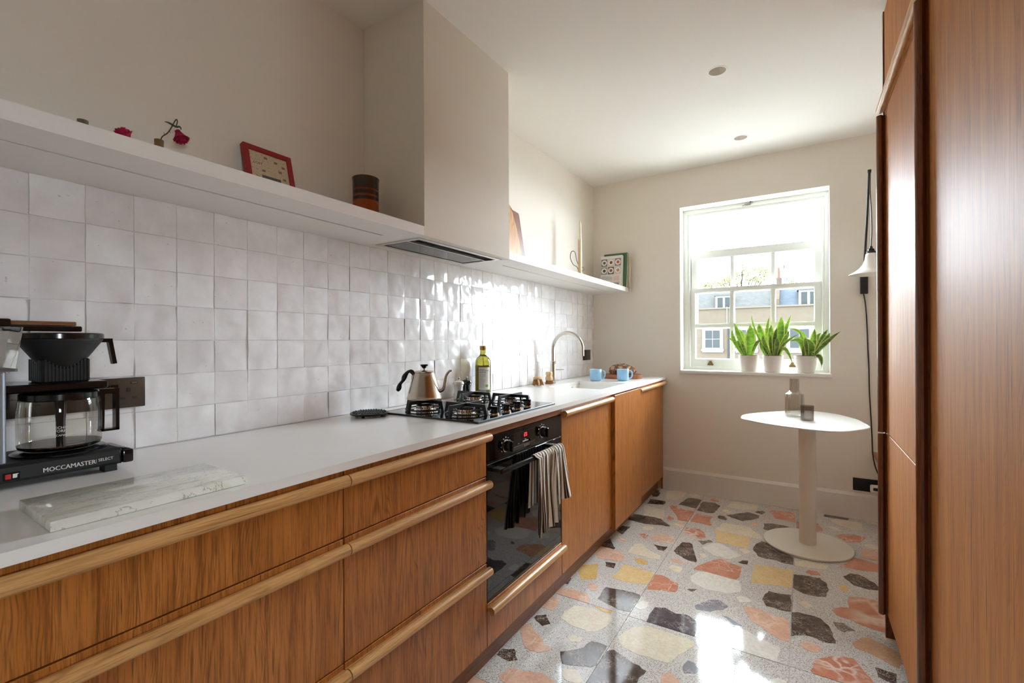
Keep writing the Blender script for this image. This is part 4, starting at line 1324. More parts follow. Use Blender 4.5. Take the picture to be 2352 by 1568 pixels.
# ------------------------------------------------------------------ shelves and extractor
SHZ0, SHZ1, SHX = 1.571, 1.606, 0.330
HY0, HY1 = 1.316, 1.912
for y0, y1, lab, e0, e1 in ((-0.45, HY0 - 0.001, 'long white floating shelf left of the extractor box, with a light groove below', -0.45, 1.23), (HY1 + 0.001, YF, 'short white floating shelf between the extractor box and the window wall', 2.05, 3.62)):
    t = thing('floating_shelf', (0.165, (y0 + y1) / 2, SHZ0), lab, 'shelf')
    gx0, gx1 = 0.196, 0.206
    b = B(); b.box(0.001, y0, SHZ0, gx0, y1, SHZ1); b.box(gx1, y0, SHZ0, SHX, y1, SHZ1); b.box(gx0, y0, SHZ0 + 0.006, gx1, y1, SHZ1)
    b.box(gx0, y0, SHZ0, gx1, e0, SHZ0 + 0.006); b.box(gx0, e1, SHZ0, gx1, y1, SHZ0 + 0.006)
    part('board', b, MT['shelf'], t, None)
    b = B(); b.box(gx0 + 0.0005, e0, SHZ0 + 0.0025, gx1 - 0.0005, e1, SHZ0 + 0.006); part('light_strip', b, plain('diffuser_strip', S(170, 168, 166), 0.5), t, None)
t = thing('extractor_box', (0.165, 1.614, SHZ0), 'boxed-in extractor housing painted like the wall, rising from shelf to ceiling', 'extractor hood')
b = B()
hx0, hx1, hy0, hy1 = 0.060, 0.285, 1.335, 1.893
top = ceil_z(1.6) + 0.03
b.box(0.001, HY0, SHZ0, hx0, HY1, top); b.box(hx1, HY0, SHZ0, SHX, HY1, top); b.box(hx0, HY0, SHZ0, hx1, hy0, top); b.box(hx0, hy1, SHZ0, hx1, HY1, top)
part('housing', b, MT['wall'], t, None)
b = B(); b.box(hx0, hy0, SHZ0 + 0.06, hx1, hy1, SHZ0 + 0.07)
cav = part('cavity', b, MT['dark_steel'], t, None)


def ringbox(x0, y0, x1, y1, w, z0, z1):
    b = B(); b.box(x0, y0, z0, x1, y0 + w, z1); b.box(x0, y1 - w, z0, x1, y1, z1); b.box(x0, y0 + w, z0, x0 + w, y1 - w, z1); b.box(x1 - w, y0 + w, z0, x1, y1 - w, z1)
    return b


part('steel_frame', ringbox(hx0 - 0.008, hy0 - 0.008, hx1 + 0.008, hy1 + 0.008, 0.022, SHZ0 - 0.003, SHZ0 + 0.004), MT['steel'], t, None)
part('glass_panel', B().rbox(hx0 + 0.020, hy0 + 0.024, SHZ0 - 0.001, hx0 + 0.135, hy1 - 0.024, SHZ0 + 0.006, 0.001, 1), plain('smoked_glass', S(40, 40, 42), 0.04, 0.3), t)
part('divider', B().box(hx0 + 0.142, hy0 + 0.014, SHZ0 - 0.002, hx0 + 0.152, hy1 - 0.014, SHZ0 + 0.006), MT['steel'], t, None)
b = B()
b.box(hx0 + 0.153, hy0 + 0.014, SHZ0 + 0.012, hx1 - 0.014, hy1 - 0.014, SHZ0 + 0.016)
for q in range(40): b.box(hx0 + 0.155, hy0 + 0.02 + q * 0.0132, SHZ0 + 0.010, hx1 - 0.016, hy0 + 0.026 + q * 0.0132, SHZ0 + 0.012)
part('grease_filter', b, MT['dark_steel'], t, None)

# ------------------------------------------------------------------ tall units on the right
XR = 1.810


def dprof():
    return handle_profile()


def vstrip(z0, z1, yedge, parent):
    b = B(); b.prism(handle_profile(), z0, z1, 'xy')
    # profile: out -> -x ; up -> +y (scoop faces -y)
    b.v = [Vector((XR - v.x * 0.95, yedge - 0.0148 + v.y * 0.95, v.z)) for v in b.v]
    part('handle', b, MT['oak_zd'], parent, 40)


def tall_door(t, y0, y1, z0, z1, strip=True, mat='teak_zr'):
    b = B(); b.rbox(XR, y0, z0, XR + 0.020, y1, z1, 0.0012, 1)
    o = part('door', b, MT[mat], t)
    if strip: vstrip(z0 + 0.001, z1 - 0.001, y1, o)
    return o


def hrail(o, y0, y1, zc):
    b = B(); b.prism(handle_profile(), y0, y1, 'xz')
    b.v = [Vector((XR - v.x * 0.95, v.y, zc - v.z * 0.95)) for v in b.v]
    part('handle', b, MT['oak_y'], o, 40)


UY = [0.10, 0.80, 1.603, 2.334]
t = thing('tall_cabinet', (2.1, 1.28, 0), 'tall wooden cabinet nearest the camera with one full height door', 'tall cabinet')
b = B(); b.box(XR + 0.021, UY[0], 0.10, XR_WALL - 0.005, UY[2] - 0.0005, 2.434); b.box(XR + 0.06, UY[0], 0, XR + 0.075, UY[2], 0.10); part('carcass', b, MT['carcass'], t, None)
tall_door(t, UY[1] + g, UY[2] - g, 0.10, 2.048)
o = tall_door(t, UY[1] + g, UY[2] - g, 2.052, 2.432, False); hrail(o, UY[1] + g, UY[2] - g, 2.052 + 0.0225)
tall_door(t, UY[0] + g, UY[1] - g, 0.10, 2.432)
t = thing('tall_cabinet', (2.1, 2.04, 0), 'tall wooden cabinet nearest the window, divided into three doors', 'tall cabinet')
b = B(); b.box(XR + 0.021, UY[2] + 0.0005, 0.10, XR_WALL - 0.005, UY[3], 2.462); b.box(XR + 0.06, UY[2], 0, XR + 0.075, UY[3], 0.10); part('carcass', b, MT['carcass'], t, None)
tall_door(t, UY[2] + g, UY[3] - g, 0.10, 0.807)
tall_door(t, UY[2] + g, UY[3] - g, 0.811, 2.048)
o = tall_door(t, UY[2] + g, UY[3] - g, 2.052, 2.460, False); hrail(o, UY[2] + g, UY[3] - g, 2.052 + 0.0225)
b = B(); b.box(XR - 0.004, UY[3] + 0.001, 0.0, XR_WALL - 0.005, UY[3] + 0.021, 2.462); part('end_panel', b, MT['oak_zd'], t, None)
# bench end seen behind the tall cabinet
t = thing('bench', (2.15, 3.6, 0), 'wooden bench end just showing behind the tall cabinet by the socket', 'bench')
part('seat', B().rbox(1.915, 3.42, 0.425, 2.41, 3.775, 0.452, 0.003, 1), MT['teak_y'], t)
for y in (3.45, 3.73):
    part('leg', B().rbox(2.20, y, 0.0, 2.24, y + 0.04, 0.425, 0.002, 1), MT['teak_z'], t)

ZC = 0.886
RD = Vector((math.cos(TH), math.sin(TH), 0))      # direction parallel to the picture plane
# ------------------------------------------------------------------ coffee maker
t = thing('coffee_maker', (0.14, 0.30, ZC), 'black filter coffee maker with a glass jug at the near end of the worktop', 'coffee maker')
BM = MT['black_matte']
b = B()
prof = [(0.045, 0.900), (0.215, 0.900), (0.2205, 0.906), (0.2175, 0.930), (0.208, 0.936), (0.050, 0.936), (0.045, 0.930)]
b.prism(prof, 0.120, 0.428, 'xz')
base = part('base', b, BM, t, 30)
b = B(); b.rbox(0.060, 0.4285, 0.898, 0.212, 0.436, 0.932, 0.004, 2); b.rbox(0.085, 0.435, 0.899, 0.217, 0.4555, 0.929, 0.004, 2); part('end_cap', b, MT['black_gloss'], t)
for fy in (0.402, 0.140):
    for fx in (0.065, 0.185):
        part('foot', B().box(fx, fy, ZC, fx + 0.032, fy + 0.022, 0.9005), BM, t, None)
b = B()


def on_base(yc, zc):
    return lambda x, y: (0.2206 - 0.12 * (zc + y - 0.906) + 0.0004, yc + x, zc + y)


text_on(b, 'MOCCAMASTER', 0.0125, on_base(0.3435, 0.9135), bold=0.0005, sx=0.92)
text_on(b, '| SELECT', 0.0085, on_base(0.4010, 0.9155), sx=0.95)
part('lettering', b, MT['white_print'], base, None)
b = B(); b.box(0.219, 0.2455, 0.9055, 0.2207, 0.2690, 0.9205); part('switch_panel', b, MT['black_gloss'], base, None)
b = B(); b.rbox(0.2195, 0.2485, 0.9085, 0.2225, 0.2565, 0.9180, 0.0008, 1); part('switch', b, plain('switch_red', S(200, 40, 42), 0.3), t)
b = B(); b.prism([(0.2590, 0.9095), (0.2650, 0.9095), (0.2655, 0.9165), (0.2672, 0.9165), (0.2672, 0.9175), (0.2590, 0.9175)], 0.2205, 0.2212, 'yz'); part('jug_icon', b, MT['white_print'], base, None)
# hot plate and jug
CXc, CYc = 0.140, 0.349
b = B(); b.lathe([(0.078, 0.936), (0.079, 0.939), (0.074, 0.942), (0.0, 0.942)], (CXc, CYc, 0), 40, True, False); part('hot_plate', b, MT['black_gloss'], t)
jug = bpy.data.objects.new('jug_holder', None); bpy.data.objects.remove(jug)
JG = glass_thin('jug_glass', (0.95, 0.935, 0.90, 1), 0.55)
b = B()
jp = [(0.0, 0.9435), (0.058, 0.9435), (0.066, 0.947), (0.0690, 0.956), (0.0695, 1.000), (0.0690, 1.030), (0.0675, 1.045), (0.0640, 1.057)]
b.lathe(jp, (CXc, CYc, 0), 48, False, False)
jug = part('jug', b, JG, t, 60)
b = B(); b.lathe([(0.0, 0.9445), (0.057, 0.9445), (0.0665, 0.949), (0.069, 0.955), (0.069, 0.9553), (0.0, 0.9553)], (CXc, CYc, 0), 40, False, False); part('coffee_residue', b, glass_thin('coffee_dregs', (0.30, 0.20, 0.13, 1), 1.0), jug)
b = B()
sp = Vector((0, -1, 0))
i = len(b.v)
b.grid(6, 6, lambda u, v: tuple(Vector((CXc, CYc, 1.052)) + sp * (0.060 + 0.022 * v) + Vector((1, 0, 0)) * ((u - 0.5) * 0.036 * (1 - 0.6 * v)) + Vector((0, 0, 0.006 * v - 0.006 * (1 - (2 * u - 1) ** 2) * (1 - v)))))
b.uv = {}
part('spout', b, JG, jug, 60, fixn=False)
b = B(); b.lathe([(0.064, 1.050), (0.0655, 1.052), (0.0655, 1.064), (0.062, 1.067), (0.040, 1.070), (0.018, 1.069), (0.0, 1.068)], (CXc, CYc, 0), 40, True, False)
lid = part('jug_lid', b, MT['black_gloss'], t)
b = B(); b.tube([(CXc, CYc, 1.052), (CXc, CYc, 1.0), (CXc, CYc, 0.948)], [0.011, 0.008, 0.0075], 14); part('mixing_tube', b, MT['black_gloss'], lid)
b = B()
hd = Vector((0, 1, 0))
o3 = Vector((CXc, CYc, 0))


def hp(d, z): return tuple(o3 + hd * d + Vector((0, 0, z)))


def flatbar(b, p, q, w, tt):
    p = Vector(p); q = Vector(q); ax = (q - p).normalized(); side = hd.cross(Vector((0, 0, 1))).normalized(); up = ax.cross(side).normalized()
    vs = []
    for e in (p, q):
        for sa, sb in ((1, 1), (-1, 1), (-1, -1), (1, -1)):
            vs.append(e + side * (w * sa) + up * (tt * sb))
    b.add(vs, [(0, 1, 2, 3), (7, 6, 5, 4), (0, 4, 5, 1), (1, 5, 6, 2), (2, 6, 7, 3), (3, 7, 4, 0)])


flatbar(b, hp(0.055, 1.060), hp(0.101, 1.060), 0.011, 0.006)
flatbar(b, hp(0.098, 1.066), hp(0.098, 0.968), 0.010, 0.0035)
flatbar(b, hp(0.101, 0.9695), hp(0.066, 0.9695), 0.010, 0.0025)
flatbar(b, hp(0.0715, 1.056), hp(0.0700, 0.968), 0.010, 0.003)
part('jug_handle', b, MT['black_gloss'], jug, None)
# lettering etched on the jug
b = B()


def on_jug(a0, zc, r=0.0698):
    def fn(x, y):
        a = a0 + x / r
        return (CXc + r * math.cos(a), CYc + r * math.sin(a), zc + y)
    return fn


a0 = math.atan2(-CYc, CX - CXc)
text_on(b, 'TECHNI', 0.0075, on_jug(a0, 0.9950)); text_on(b, 'VORM', 0.0075, on_jug(a0, 0.9880)); text_on(b, 'MOCCAMASTER', 0.0055, on_jug(a0, 0.9790, 0.0699))
part('lettering', b, MT['white_print'], jug, None)
# filter basket with lid and arm handle
b = B(); b.lathe([(0.022, 1.108), (0.031, 1.118), (0.069, 1.176), (0.0715, 1.180), (0.0715, 1.186), (0.066, 1.186), (0.03, 1.125)], (CXc, CYc, 0), 44, True, True); bk = part('filter_basket', b, BM, t)
b = B(); b.lathe([(0.0720, 1.1815), (0.0735, 1.183), (0.0735, 1.1925), (0.071, 1.195), (0.0, 1.196)], (CXc, CYc, 0), 44, True, False); part('basket_lid', b, MT['black_gloss'], t)
b = B()
flatbar(b, hp(0.060, 1.179), hp(0.090, 1.179), 0.008, 0.0045); flatbar(b, hp(0.0855, 1.183), hp(0.0945, 1.124), 0.0075, 0.004)
part('basket_handle', b, MT['black_gloss'], bk, None)
# ribbed holder block under the basket
b = B(); b.rbox(0.080, 0.3135, 1.088, 0.170, 0.3915, 1.139, 0.003, 1)
for q in range(13):
    y = 0.3165 + q * 0.0058
    b.box(0.1695, y, 1.091, 0.1735, y + 0.0028, 1.138)
for q in range(6):
    x = 0.090 + q * 0.013; b.box(x, 0.3095, 1.091, x + 0.006, 0.314, 1.138)
part('ribbed_holder', b, BM, t, None)
b = B(); b.rbox(0.070, 0.215, 1.071, 0.190, 0.418, 1.088, 0.003, 1); b.rbox(0.085, 0.33, 1.060, 0.155, 0.37, 1.072, 0.002, 1); part('support_arm', b, MT['black_gloss'], t)
# tower, water tank and pipe
b = B(); b.rbox(0.050, 0.178, 0.936, 0.125, 0.222, 1.072, 0.004, 2); b.rbox(0.055, 0.2225, 1.03, 0.110, 0.276, 1.070, 0.003, 1); part('tower', b, BM, t)
b = B(); b.tube([(0.188, 0.247, 0.934), (0.188, 0.247, 1.118)], 0.0095, 16); part('riser_column', b, MT['grey_alu'], t)
TG = glass_thin('tank_plastic', (0.82, 0.80, 0.77, 1), 1.2)
b = B(); b.prism([(0.178, 1.118), (0.278, 1.118), (0.290, 1.205), (0.168, 1.205)], 0.12, 0.215, 'yz')
b.v = [Vector((v.x, v.y - 0.014, v.z)) for v in b.v]
part('water_tank', b, TG, t, None)
b = B(); b.prism([(0.166, 1.117), (0.268, 1.117), (0.268, 1.123), (0.166, 1.123)], 0.121, 0.214, 'yz'); part('tank_rim', b, MT['grey_alu'], t, None)
b = B(); b.rbox(0.125, 0.150, 1.205, 0.212, 0.2605, 1.222, 0.004, 2); part('tank_lid', b, MT['black_gloss'], t)
b = B(); b.rbox(0.090, 0.262, 1.199, 0.135, 0.388, 1.211, 0.002, 1); wd = part('outlet_arm', b, MT['black_gloss'], t)
b = B(); b.rbox(0.085, 0.255, 1.212, 0.130, 0.379, 1.221, 0.001, 1); part('wood_trim', b, wood('walnut_trim', 'y', S(150, 104, 64), S(120, 78, 44), S(80, 48, 26), 0.4), t)

# ------------------------------------------------------------------ sockets
BZ = MT['bronze']


def socket3(b, yc, zc, x, s=1.0):
    b.rbox(x, yc - 0.0035 * s, zc + 0.006 * s, x + 0.0006, yc + 0.0035 * s, zc + 0.015 * s, 0.0002, 1)
    b.rbox(x, yc - 0.015 * s, zc - 0.009 * s, x + 0.0006, yc - 0.006 * s, zc - 0.004 * s, 0.0002, 1)
    b.rbox(x, yc + 0.006 * s, zc - 0.009 * s, x + 0.0006, yc + 0.015 * s, zc - 0.004 * s, 0.0002, 1)


t = thing('socket_plate', (0.0, 0.42, 1.04), 'wide dark bronze socket plate on the tiles behind the coffee maker', 'socket')
pl = part('plate', B().rbox(0.0005, 0.285, 1.001, 0.0075, 0.5545, 1.0805, 0.0025, 2), BZ, t)
b = B(); socket3(b, 0.517, 1.035, 0.0073, 1.2); socket3(b, 0.33, 1.035, 0.0073, 1.2); part('socket_holes', b, MT['black_matte'], pl, None)
for y in (0.468, 0.487): part('rocker_switch', B().rbox(0.007, y - 0.0075, 1.043, 0.0105, y + 0.0075, 1.064, 0.001, 1), MT['black_gloss'], t)
b = B(); b.box(0.0072, 0.521, 1.063, 0.0079, 0.537, 1.069); u = part('usb_port', b, MT['black_matte'], t, None)
b = B(); b.box(0.0078, 0.523, 1.0655, 0.0082, 0.535, 1.068); part('usb_tongue', b, MT['steel'], u, None)
t = thing('socket_plate', (0.0, 3.636, 1.06), 'small dark double socket on the tiles beyond the tap', 'socket')
pl = part('plate', B().rbox(0.0005, 3.560, 1.016, 0.0075, 3.712, 1.101, 0.0025, 2), plain('socket_brown', S(52, 46, 42), 0.35, 0.4), t)
b = B(); socket3(b, 3.60, 1.056, 0.0073, 1.2); socket3(b, 3.672, 1.056, 0.0073, 1.2); part('socket_holes', b, MT['black_matte'], pl, None)
t = thing('socket_plate', (1.88, 3.8, 0.226), 'black socket plate low on the window wall with a white plug in it', 'socket')
part('plate', B().rbox(1.810, YF - 0.009, 0.186, 1.957, YF, 0.268, 0.003, 2), plain('socket_black', S(26, 20, 22), 0.35, 0.3), t)
t = thing('plug', (1.93, 3.78, 0.215), 'white plug pushed into the low black socket, black cord leaving it', 'plug')
part('shell', B().rbox(1.898, YF - 0.036, 0.190, 1.952, YF - 0.009, 0.240, 0.010, 3), MT['white_enamel'], t)
b = B(); b.rbox(1.913, YF - 0.040, 0.205, 1.948, YF - 0.034, 0.224, 0.004, 2); part('grip', b, MT['black_matte'], t)

# ------------------------------------------------------------------ marble board, trivet
mb = N('marble_board_stone')
v = mb.coord(rand=False, scale=(3.2, 1.0, 1.0))
c = mb.ramp(mb.noise(v, 7, 6, 0.6, 1.2), [(0.32, S(200, 202, 184)), (0.45, S(230, 229, 220)), (0.7, S(240, 238, 232))])
vein = mb.ramp(mb.noise(v, 9.5, 4, 0.7, 1.5), [(0.485, (0, 0, 0, 1)), (0.5, (0.8, 0.8, 0.8, 1)), (0.515, (0, 0, 0, 1))])
mb.color(mb.mix(vein, c, S(164, 152, 124)))
mb.set(Roughness=0.12)
b = B()
b.rbox(-0.092, -0.145, 0, 0.092, 0.145, 0.0165, 0.002, 2)
b.xf(Matrix.Translation((0.480, 0.3765, ZC + 0.0002)) @ Matrix.Rotation(-0.025, 4, 'Z'))
solo('marble_board', b, mb.m, (0.480, 0.3765, ZC), 'white marble serving board with green grey veins on the worktop', 'serving board')
t = thing('trivet', (0.100, 1.246, ZC), 'round ridged black trivet on the worktop left of the hob', 'trivet')
b = B(); b.lathe([(0.058, 0.894), (0.070, 0.894), (0.0725, 0.897), (0.071, 0.901), (0.060, 0.902), (0.0, 0.902)], (0.104, 1.246, 0), 44, True, False)
tb = part('plate', b, MT['black_iron'], t)
for q in range(7):
    d = -0.054 + q * 0.018; L = math.sqrt(0.064 ** 2 - d * d)
    b = B(); n = max(4, int(L * 2 / 0.009))
    pts = [(-L + 2 * L * k / (2 * n), 0.0045 if k % 2 else 0.0012) for k in range(2 * n + 1)]
    b.prism([(-L, 0)] + pts + [(L, 0)], -0.003, 0.003, 'xz')
    b.xf(Matrix.Translation((0.104, 1.246, 0.9015)) @ Matrix.Rotation(TH + 0.35, 4, 'Z') @ Matrix.Translation((0, d, 0)))
    part('ridge', b, MT['black_iron'], t, None)
for q in range(4):
    a = q * PI / 2 + 0.4
    b = B(); b.lathe([(0.006, ZC), (0.007, 0.895)], (0.104 + 0.052 * math.cos(a), 1.246 + 0.052 * math.sin(a), 0), 10); part('foot', b, MT['black_iron'], t)

# ------------------------------------------------------------------ kettle
KX, KY, KZ = 0.200, 1.452, 0.936
t = thing('kettle', (KX, KY, KZ), 'gooseneck steel kettle with a black wavy handle on the left rear burner', 'kettle')
km = N('kettle_steel'); km.set(Base_Color=S(196, 184, 170), Roughness=0.24, Metallic=1.0); KS = km.m
kp = [(0.066, 0), (0.0735, 0.002), (0.0735, 0.006), (0.0700, 0.010), (0.0685, 0.016), (0.0655, 0.030), (0.0640, 0.034), (0.0600, 0.050), (0.0585, 0.054), (0.0545, 0.070), (0.0530, 0.074), (0.0480, 0.092), (0.0435, 0.104), (0.0410, 0.108), (0.0400, 0.110)]
b = B(); b.lathe([(r, KZ + z) for r, z in kp], (KX, KY, 0), 44); bd = part('body', b, KS, t, 30)
b = B(); b.lathe([(0.0405, 0.109), (0.0425, 0.110), (0.0425, 0.114), (0.036, 0.117), (0.012, 0.119), (0.005, 0.120), (0.004, 0.128)], (KX, KY, KZ), 36, True, True); ld = part('lid', b, KS, t)
b = B(); b.lathe([(0.004, 0.126), (0.009, 0.130), (0.0155, 0.138), (0.0165, 0.142), (0.0150, 0.1435), (0.0, 0.144)], (KX, KY, KZ), 28, True, False); part('lid_knob', b, MT['black_gloss'], ld)


def kp3(d, z): return tuple(Vector((KX, KY, KZ)) + RD * d + Vector((0, 0, z)))


b = B(); pts = catmull([kp3(0.055, 0.030), kp3(0.078, 0.040), kp3(0.086, 0.070), kp3(0.092, 0.098), kp3(0.104, 0.114), kp3(0.114, 0.117)], 6)
b.tube(pts, [0.008 - 0.0042 * q / (len(pts) - 1) for q in range(len(pts))], 12); part('spout', b, KS, t, 50)
b = B(); pts = catmull([kp3(-0.040, 0.100), kp3(-0.052, 0.113), kp3(-0.066, 0.113), kp3(-0.080, 0.096), kp3(-0.088, 0.078), kp3(-0.100, 0.062), kp3(-0.106, 0.044), kp3(-0.112, 0.034)], 6)
n = len(pts); b.tube(pts, [0.0085 + 0.0022 * math.sin(q / (n - 1) * 17) * (1 if q > 8 else 0.2) for q in range(n)], 14); part('handle', b, MT['black_gloss'], t, 60)
b = B(); b.tube([kp3(-0.043, 0.106), kp3(-0.047, 0.096), kp3(-0.050, 0.078)], [0.006, 0.0055, 0.004], 10); part('handle_bracket', b, KS, t)


# ------------------------------------------------------------------ mills, oil bottle
def mill(x, y, mat, lab):
    t = thing('pepper_mill', (x, y, ZC), lab, 'mill')
    b = B(); b.lathe([(0.0235, 0), (0.0245, 0.003), (0.024, 0.022), (0.0205, 0.032), (0.0190, 0.045), (0.0215, 0.060), (0.0245, 0.067), (0.023, 0.070)], (x, y, ZC), 28); part('body', b, mat, t)
    b = B(); b.lathe([(0.023, 0.0705), (0.0275, 0.074), (0.0275, 0.079), (0.024, 0.086), (0.014, 0.091), (0.006, 0.092)], (x, y, ZC), 28); part('head', b, mat, t)
    b = B(); b.lathe([(0.003, 0.091), (0.004, 0.096), (0.0075, 0.101), (0.0075, 0.105), (0.0045, 0.109), (0, 0.110)], (x, y, ZC), 18, True, False); part('finial', b, MT['steel'], t)


mill(0.066, 1.848, plain('mill_white', S(226, 222, 216), 0.25), 'small white mill standing behind the hob')
mill(0.058, 1.925, MT['black_gloss'], 'small black mill standing behind the hob')
ox, oy = 0.064, 2.062
t = thing('oil_bottle', (ox, oy, ZC), 'green glass olive oil bottle with a white label against the tiles', 'bottle')
GG = glass_mat('green_glass', (0.42, 0.40, 0.06, 1), 0.03)
b = B(); op = [(0.034, 0), (0.0415, 0.003), (0.0425, 0.010), (0.0425, 0.170), (0.0405, 0.185), (0.034, 0.198), (0.022, 0.209), (0.0165, 0.216), (0.0155, 0.225), (0.0155, 0.252), (0.0165, 0.254)]
b.lathe([(r, ZC + z) for r, z in op], (ox, oy, 0), 36); bt = part('glass_body', b, GG, t, 40)
b = B(); b.lathe([(0.030, 0.006), (0.0395, 0.008), (0.0395, 0.160), (0.0, 0.160)], (ox, oy, ZC), 32, True, False); part('oil', b, glass_mat('olive_oil', (0.40, 0.33, 0.02, 1), 0.05, 0.6), t)
b = B(); b.lathe([(0.0165, 0.240), (0.0170, 0.242), (0.0170, 0.262), (0.0155, 0.264), (0, 0.264)], (ox, oy, ZC), 28, True, False)
for q in range(28):
    a = 2 * PI * q / 28
    i = len(b.v); b.box(0.0168, -0.0008, 0.244, 0.0176, 0.0008, 0.260); b.xf(Matrix.Translation((ox, oy, ZC)) @ Matrix.Rotation(a, 4, 'Z'), i)
part('cap', b, plain('gold_cap', S(190, 158, 96), 0.3, 0.8), t)
aview = math.atan2(-oy, CX - ox)


def on_bottle(a0, zc, r):
    def fn(x, y):
        a = a0 + x / r
        return (ox + r * math.cos(a), oy + r * math.sin(a), zc + y)
    return fn


b = B(); al = aview + 0.22
nA = 14; half = 0.78
vs = []
for q in range(nA + 1):
    a = al - half + 2 * half * q / nA
    for z in (0.030, 0.150): vs.append((ox + 0.0431 * math.cos(a), oy + 0.0431 * math.sin(a), ZC + z))
b.add(vs, [(2 * q, 2 * q + 2, 2 * q + 3, 2 * q + 1) for q in range(nA)])
lb = part('label', b, plain('label_paper', S(226, 222, 216), 0.7), t, 60, fixn=False)
b = B()
ink = plain('label_ink', S(96, 96, 98), 0.7)
r_ = 0.0434
for txt, z, s_ in (('NATURALE', 0.139, 0.0058), ('EXTRA VIRGIN', 0.1315, 0.0082), ('OLIVE OIL', 0.1225, 0.0082)):
    text_on(b, txt, s_, on_bottle(al - half + 0.1, ZC + z, r_), align='LEFT', bold=0.0004)
lr = random.Random(2)
for q in range(11):
    z = 0.110 - q * 0.0066
    w = lr.uniform(0.018, 0.034)
    fn = on_bottle(al - half + 0.1, ZC + z, r_)
    b.add([fn(w * k / 4, h) for h in (-0.0006, 0.0006) for k in range(5)], [(k, k + 1, k + 6, k + 5) for k in range(4)])
part('label_print', b, ink, lb, None)
b = B(); fn = on_bottle(al + 0.08, ZC + 0.045, r_)
b.add([fn(0.017 * k / 4, h) for h in (0, 0.013) for k in range(5)], [(k, k + 1, k + 6, k + 5) for k in range(4)])
part('green_mark', b, plain('label_green', S(122, 176, 52), 0.6), lb, None)

# ------------------------------------------------------------------ brushes and tap
WB = wood('beech', 'z', S(226, 196, 152), S(208, 174, 128), S(176, 136, 92), 0.5, 120)
BRI = plain('coir_bristle', S(176, 130, 74), 0.8)
bx, by = 0.083, 2.640
t = thing('dish_brush', (bx, by, ZC), 'wooden dish brush lying on its splayed bristles, ring on its handle', 'brush')
b = B(); b.lathe([(0.026, 0.042), (0.031, 0.047), (0.029, 0.055), (0.020, 0.060), (0, 0.061)], (bx, by, ZC), 24, True, False); part('head', b, WB, t)
b = B(); br_ = random.Random(4)
for q in range(90):
    a = br_.uniform(0, 2 * PI); r0 = br_.uniform(0.010, 0.027); r1 = r0 * 1.45 + 0.002
    b.tube([(bx + r0 * math.cos(a), by + r0 * math.sin(a), ZC + 0.044), (bx + r1 * math.cos(a), by + r1 * math.sin(a), ZC + 0.004 + br_.uniform(0, 0.006))], 0.0016, 4)
part('bristles', b, BRI, t, None, kind='stuff')
b = B(); hd_ = Vector((0.62, -0.78, 0)); b.tube([Vector((bx, by, ZC + 0.050)) + hd_ * 0.012, Vector((bx, by, ZC + 0.030)) + hd_ * 0.036, Vector((bx, by, ZC + 0.010)) + hd_ * 0.056], [0.006, 0.0065, 0.005], 10); part('handle', b, WB, t)
b = B(); c0 = Vector((bx, by, ZC + 0.0085)) + hd_ * 0.063
b.tube([c0 + hd_ * 0.007 * math.cos(2 * PI * q / 14) + hd_.cross(Vector((0, 0, 1))) * 0.007 * math.sin(2 * PI * q / 14) for q in range(14)], 0.0012, 6, closed=True); part('hanging_ring', b, MT['steel'], t)
bx, by = 0.088, 2.790
t = thing('dish_brush', (bx, by, ZC), 'upright wooden pot brush with a waisted knob, beside the tap', 'brush')
b = B(); b.lathe([(0.022, 0.026), (0.0245, 0.030), (0.0250, 0.042), (0.0235, 0.048), (0.0185, 0.054), (0.0185, 0.058), (0.0225, 0.066), (0.0225, 0.076), (0.018, 0.083), (0, 0.084)], (bx, by, ZC), 26, True, False); part('knob', b, WB, t)
b = B()
for q in range(70):
    a = br_.uniform(0, 2 * PI); r0 = br_.uniform(0.006, 0.021)
    b.tube([(bx + r0 * math.cos(a), by + r0 * math.sin(a), ZC + 0.028), (bx + r0 * 1.22 * math.cos(a), by + r0 * 1.22 * math.sin(a), ZC + 0.001)], 0.0016, 4)
part('bristles', b, BRI, t, None, kind='stuff')
tx, ty = 0.078, 2.868
t = thing('kitchen_tap', (tx, ty, ZC), 'brushed steel swan neck tap arching over the sink', 'tap')
TS = plain('tap_steel', S(206, 200, 190), 0.24, 1.0)
b = B(); b.lathe([(0.021, 0), (0.021, 0.003), (0.0185, 0.005), (0.0185, 0.128), (0.0175, 0.130)], (tx, ty, ZC), 28); part('column', b, TS, t)
b = B(); b.lathe([(0.0205, 0.130), (0.0205, 0.150), (0.018, 0.153), (0.012, 0.154)], (tx, ty, ZC), 28); part('collar', b, MT['chrome'], t)
b = B(); R_ = 0.109
pts = [(tx, ty, ZC + 0.150), (tx, ty, ZC + 0.20)] + [(tx + R_ - R_ * math.cos(PI * q / 24), ty, ZC + 0.235 + R_ * math.sin(PI * q / 24)) for q in range(25)] + [(tx + 2 * R_, ty, ZC + 0.190)]
b.tube(pts, 0.0115, 16); part('swan_neck', b, TS, t, 50)
b = B(); b.tube([tuple(Vector((tx, ty, ZC + 0.092)) + RD * 0.016), tuple(Vector((tx, ty, ZC + 0.0925)) + RD * 0.075)], [0.0042, 0.0035], 10); part('lever', b, TS, t)


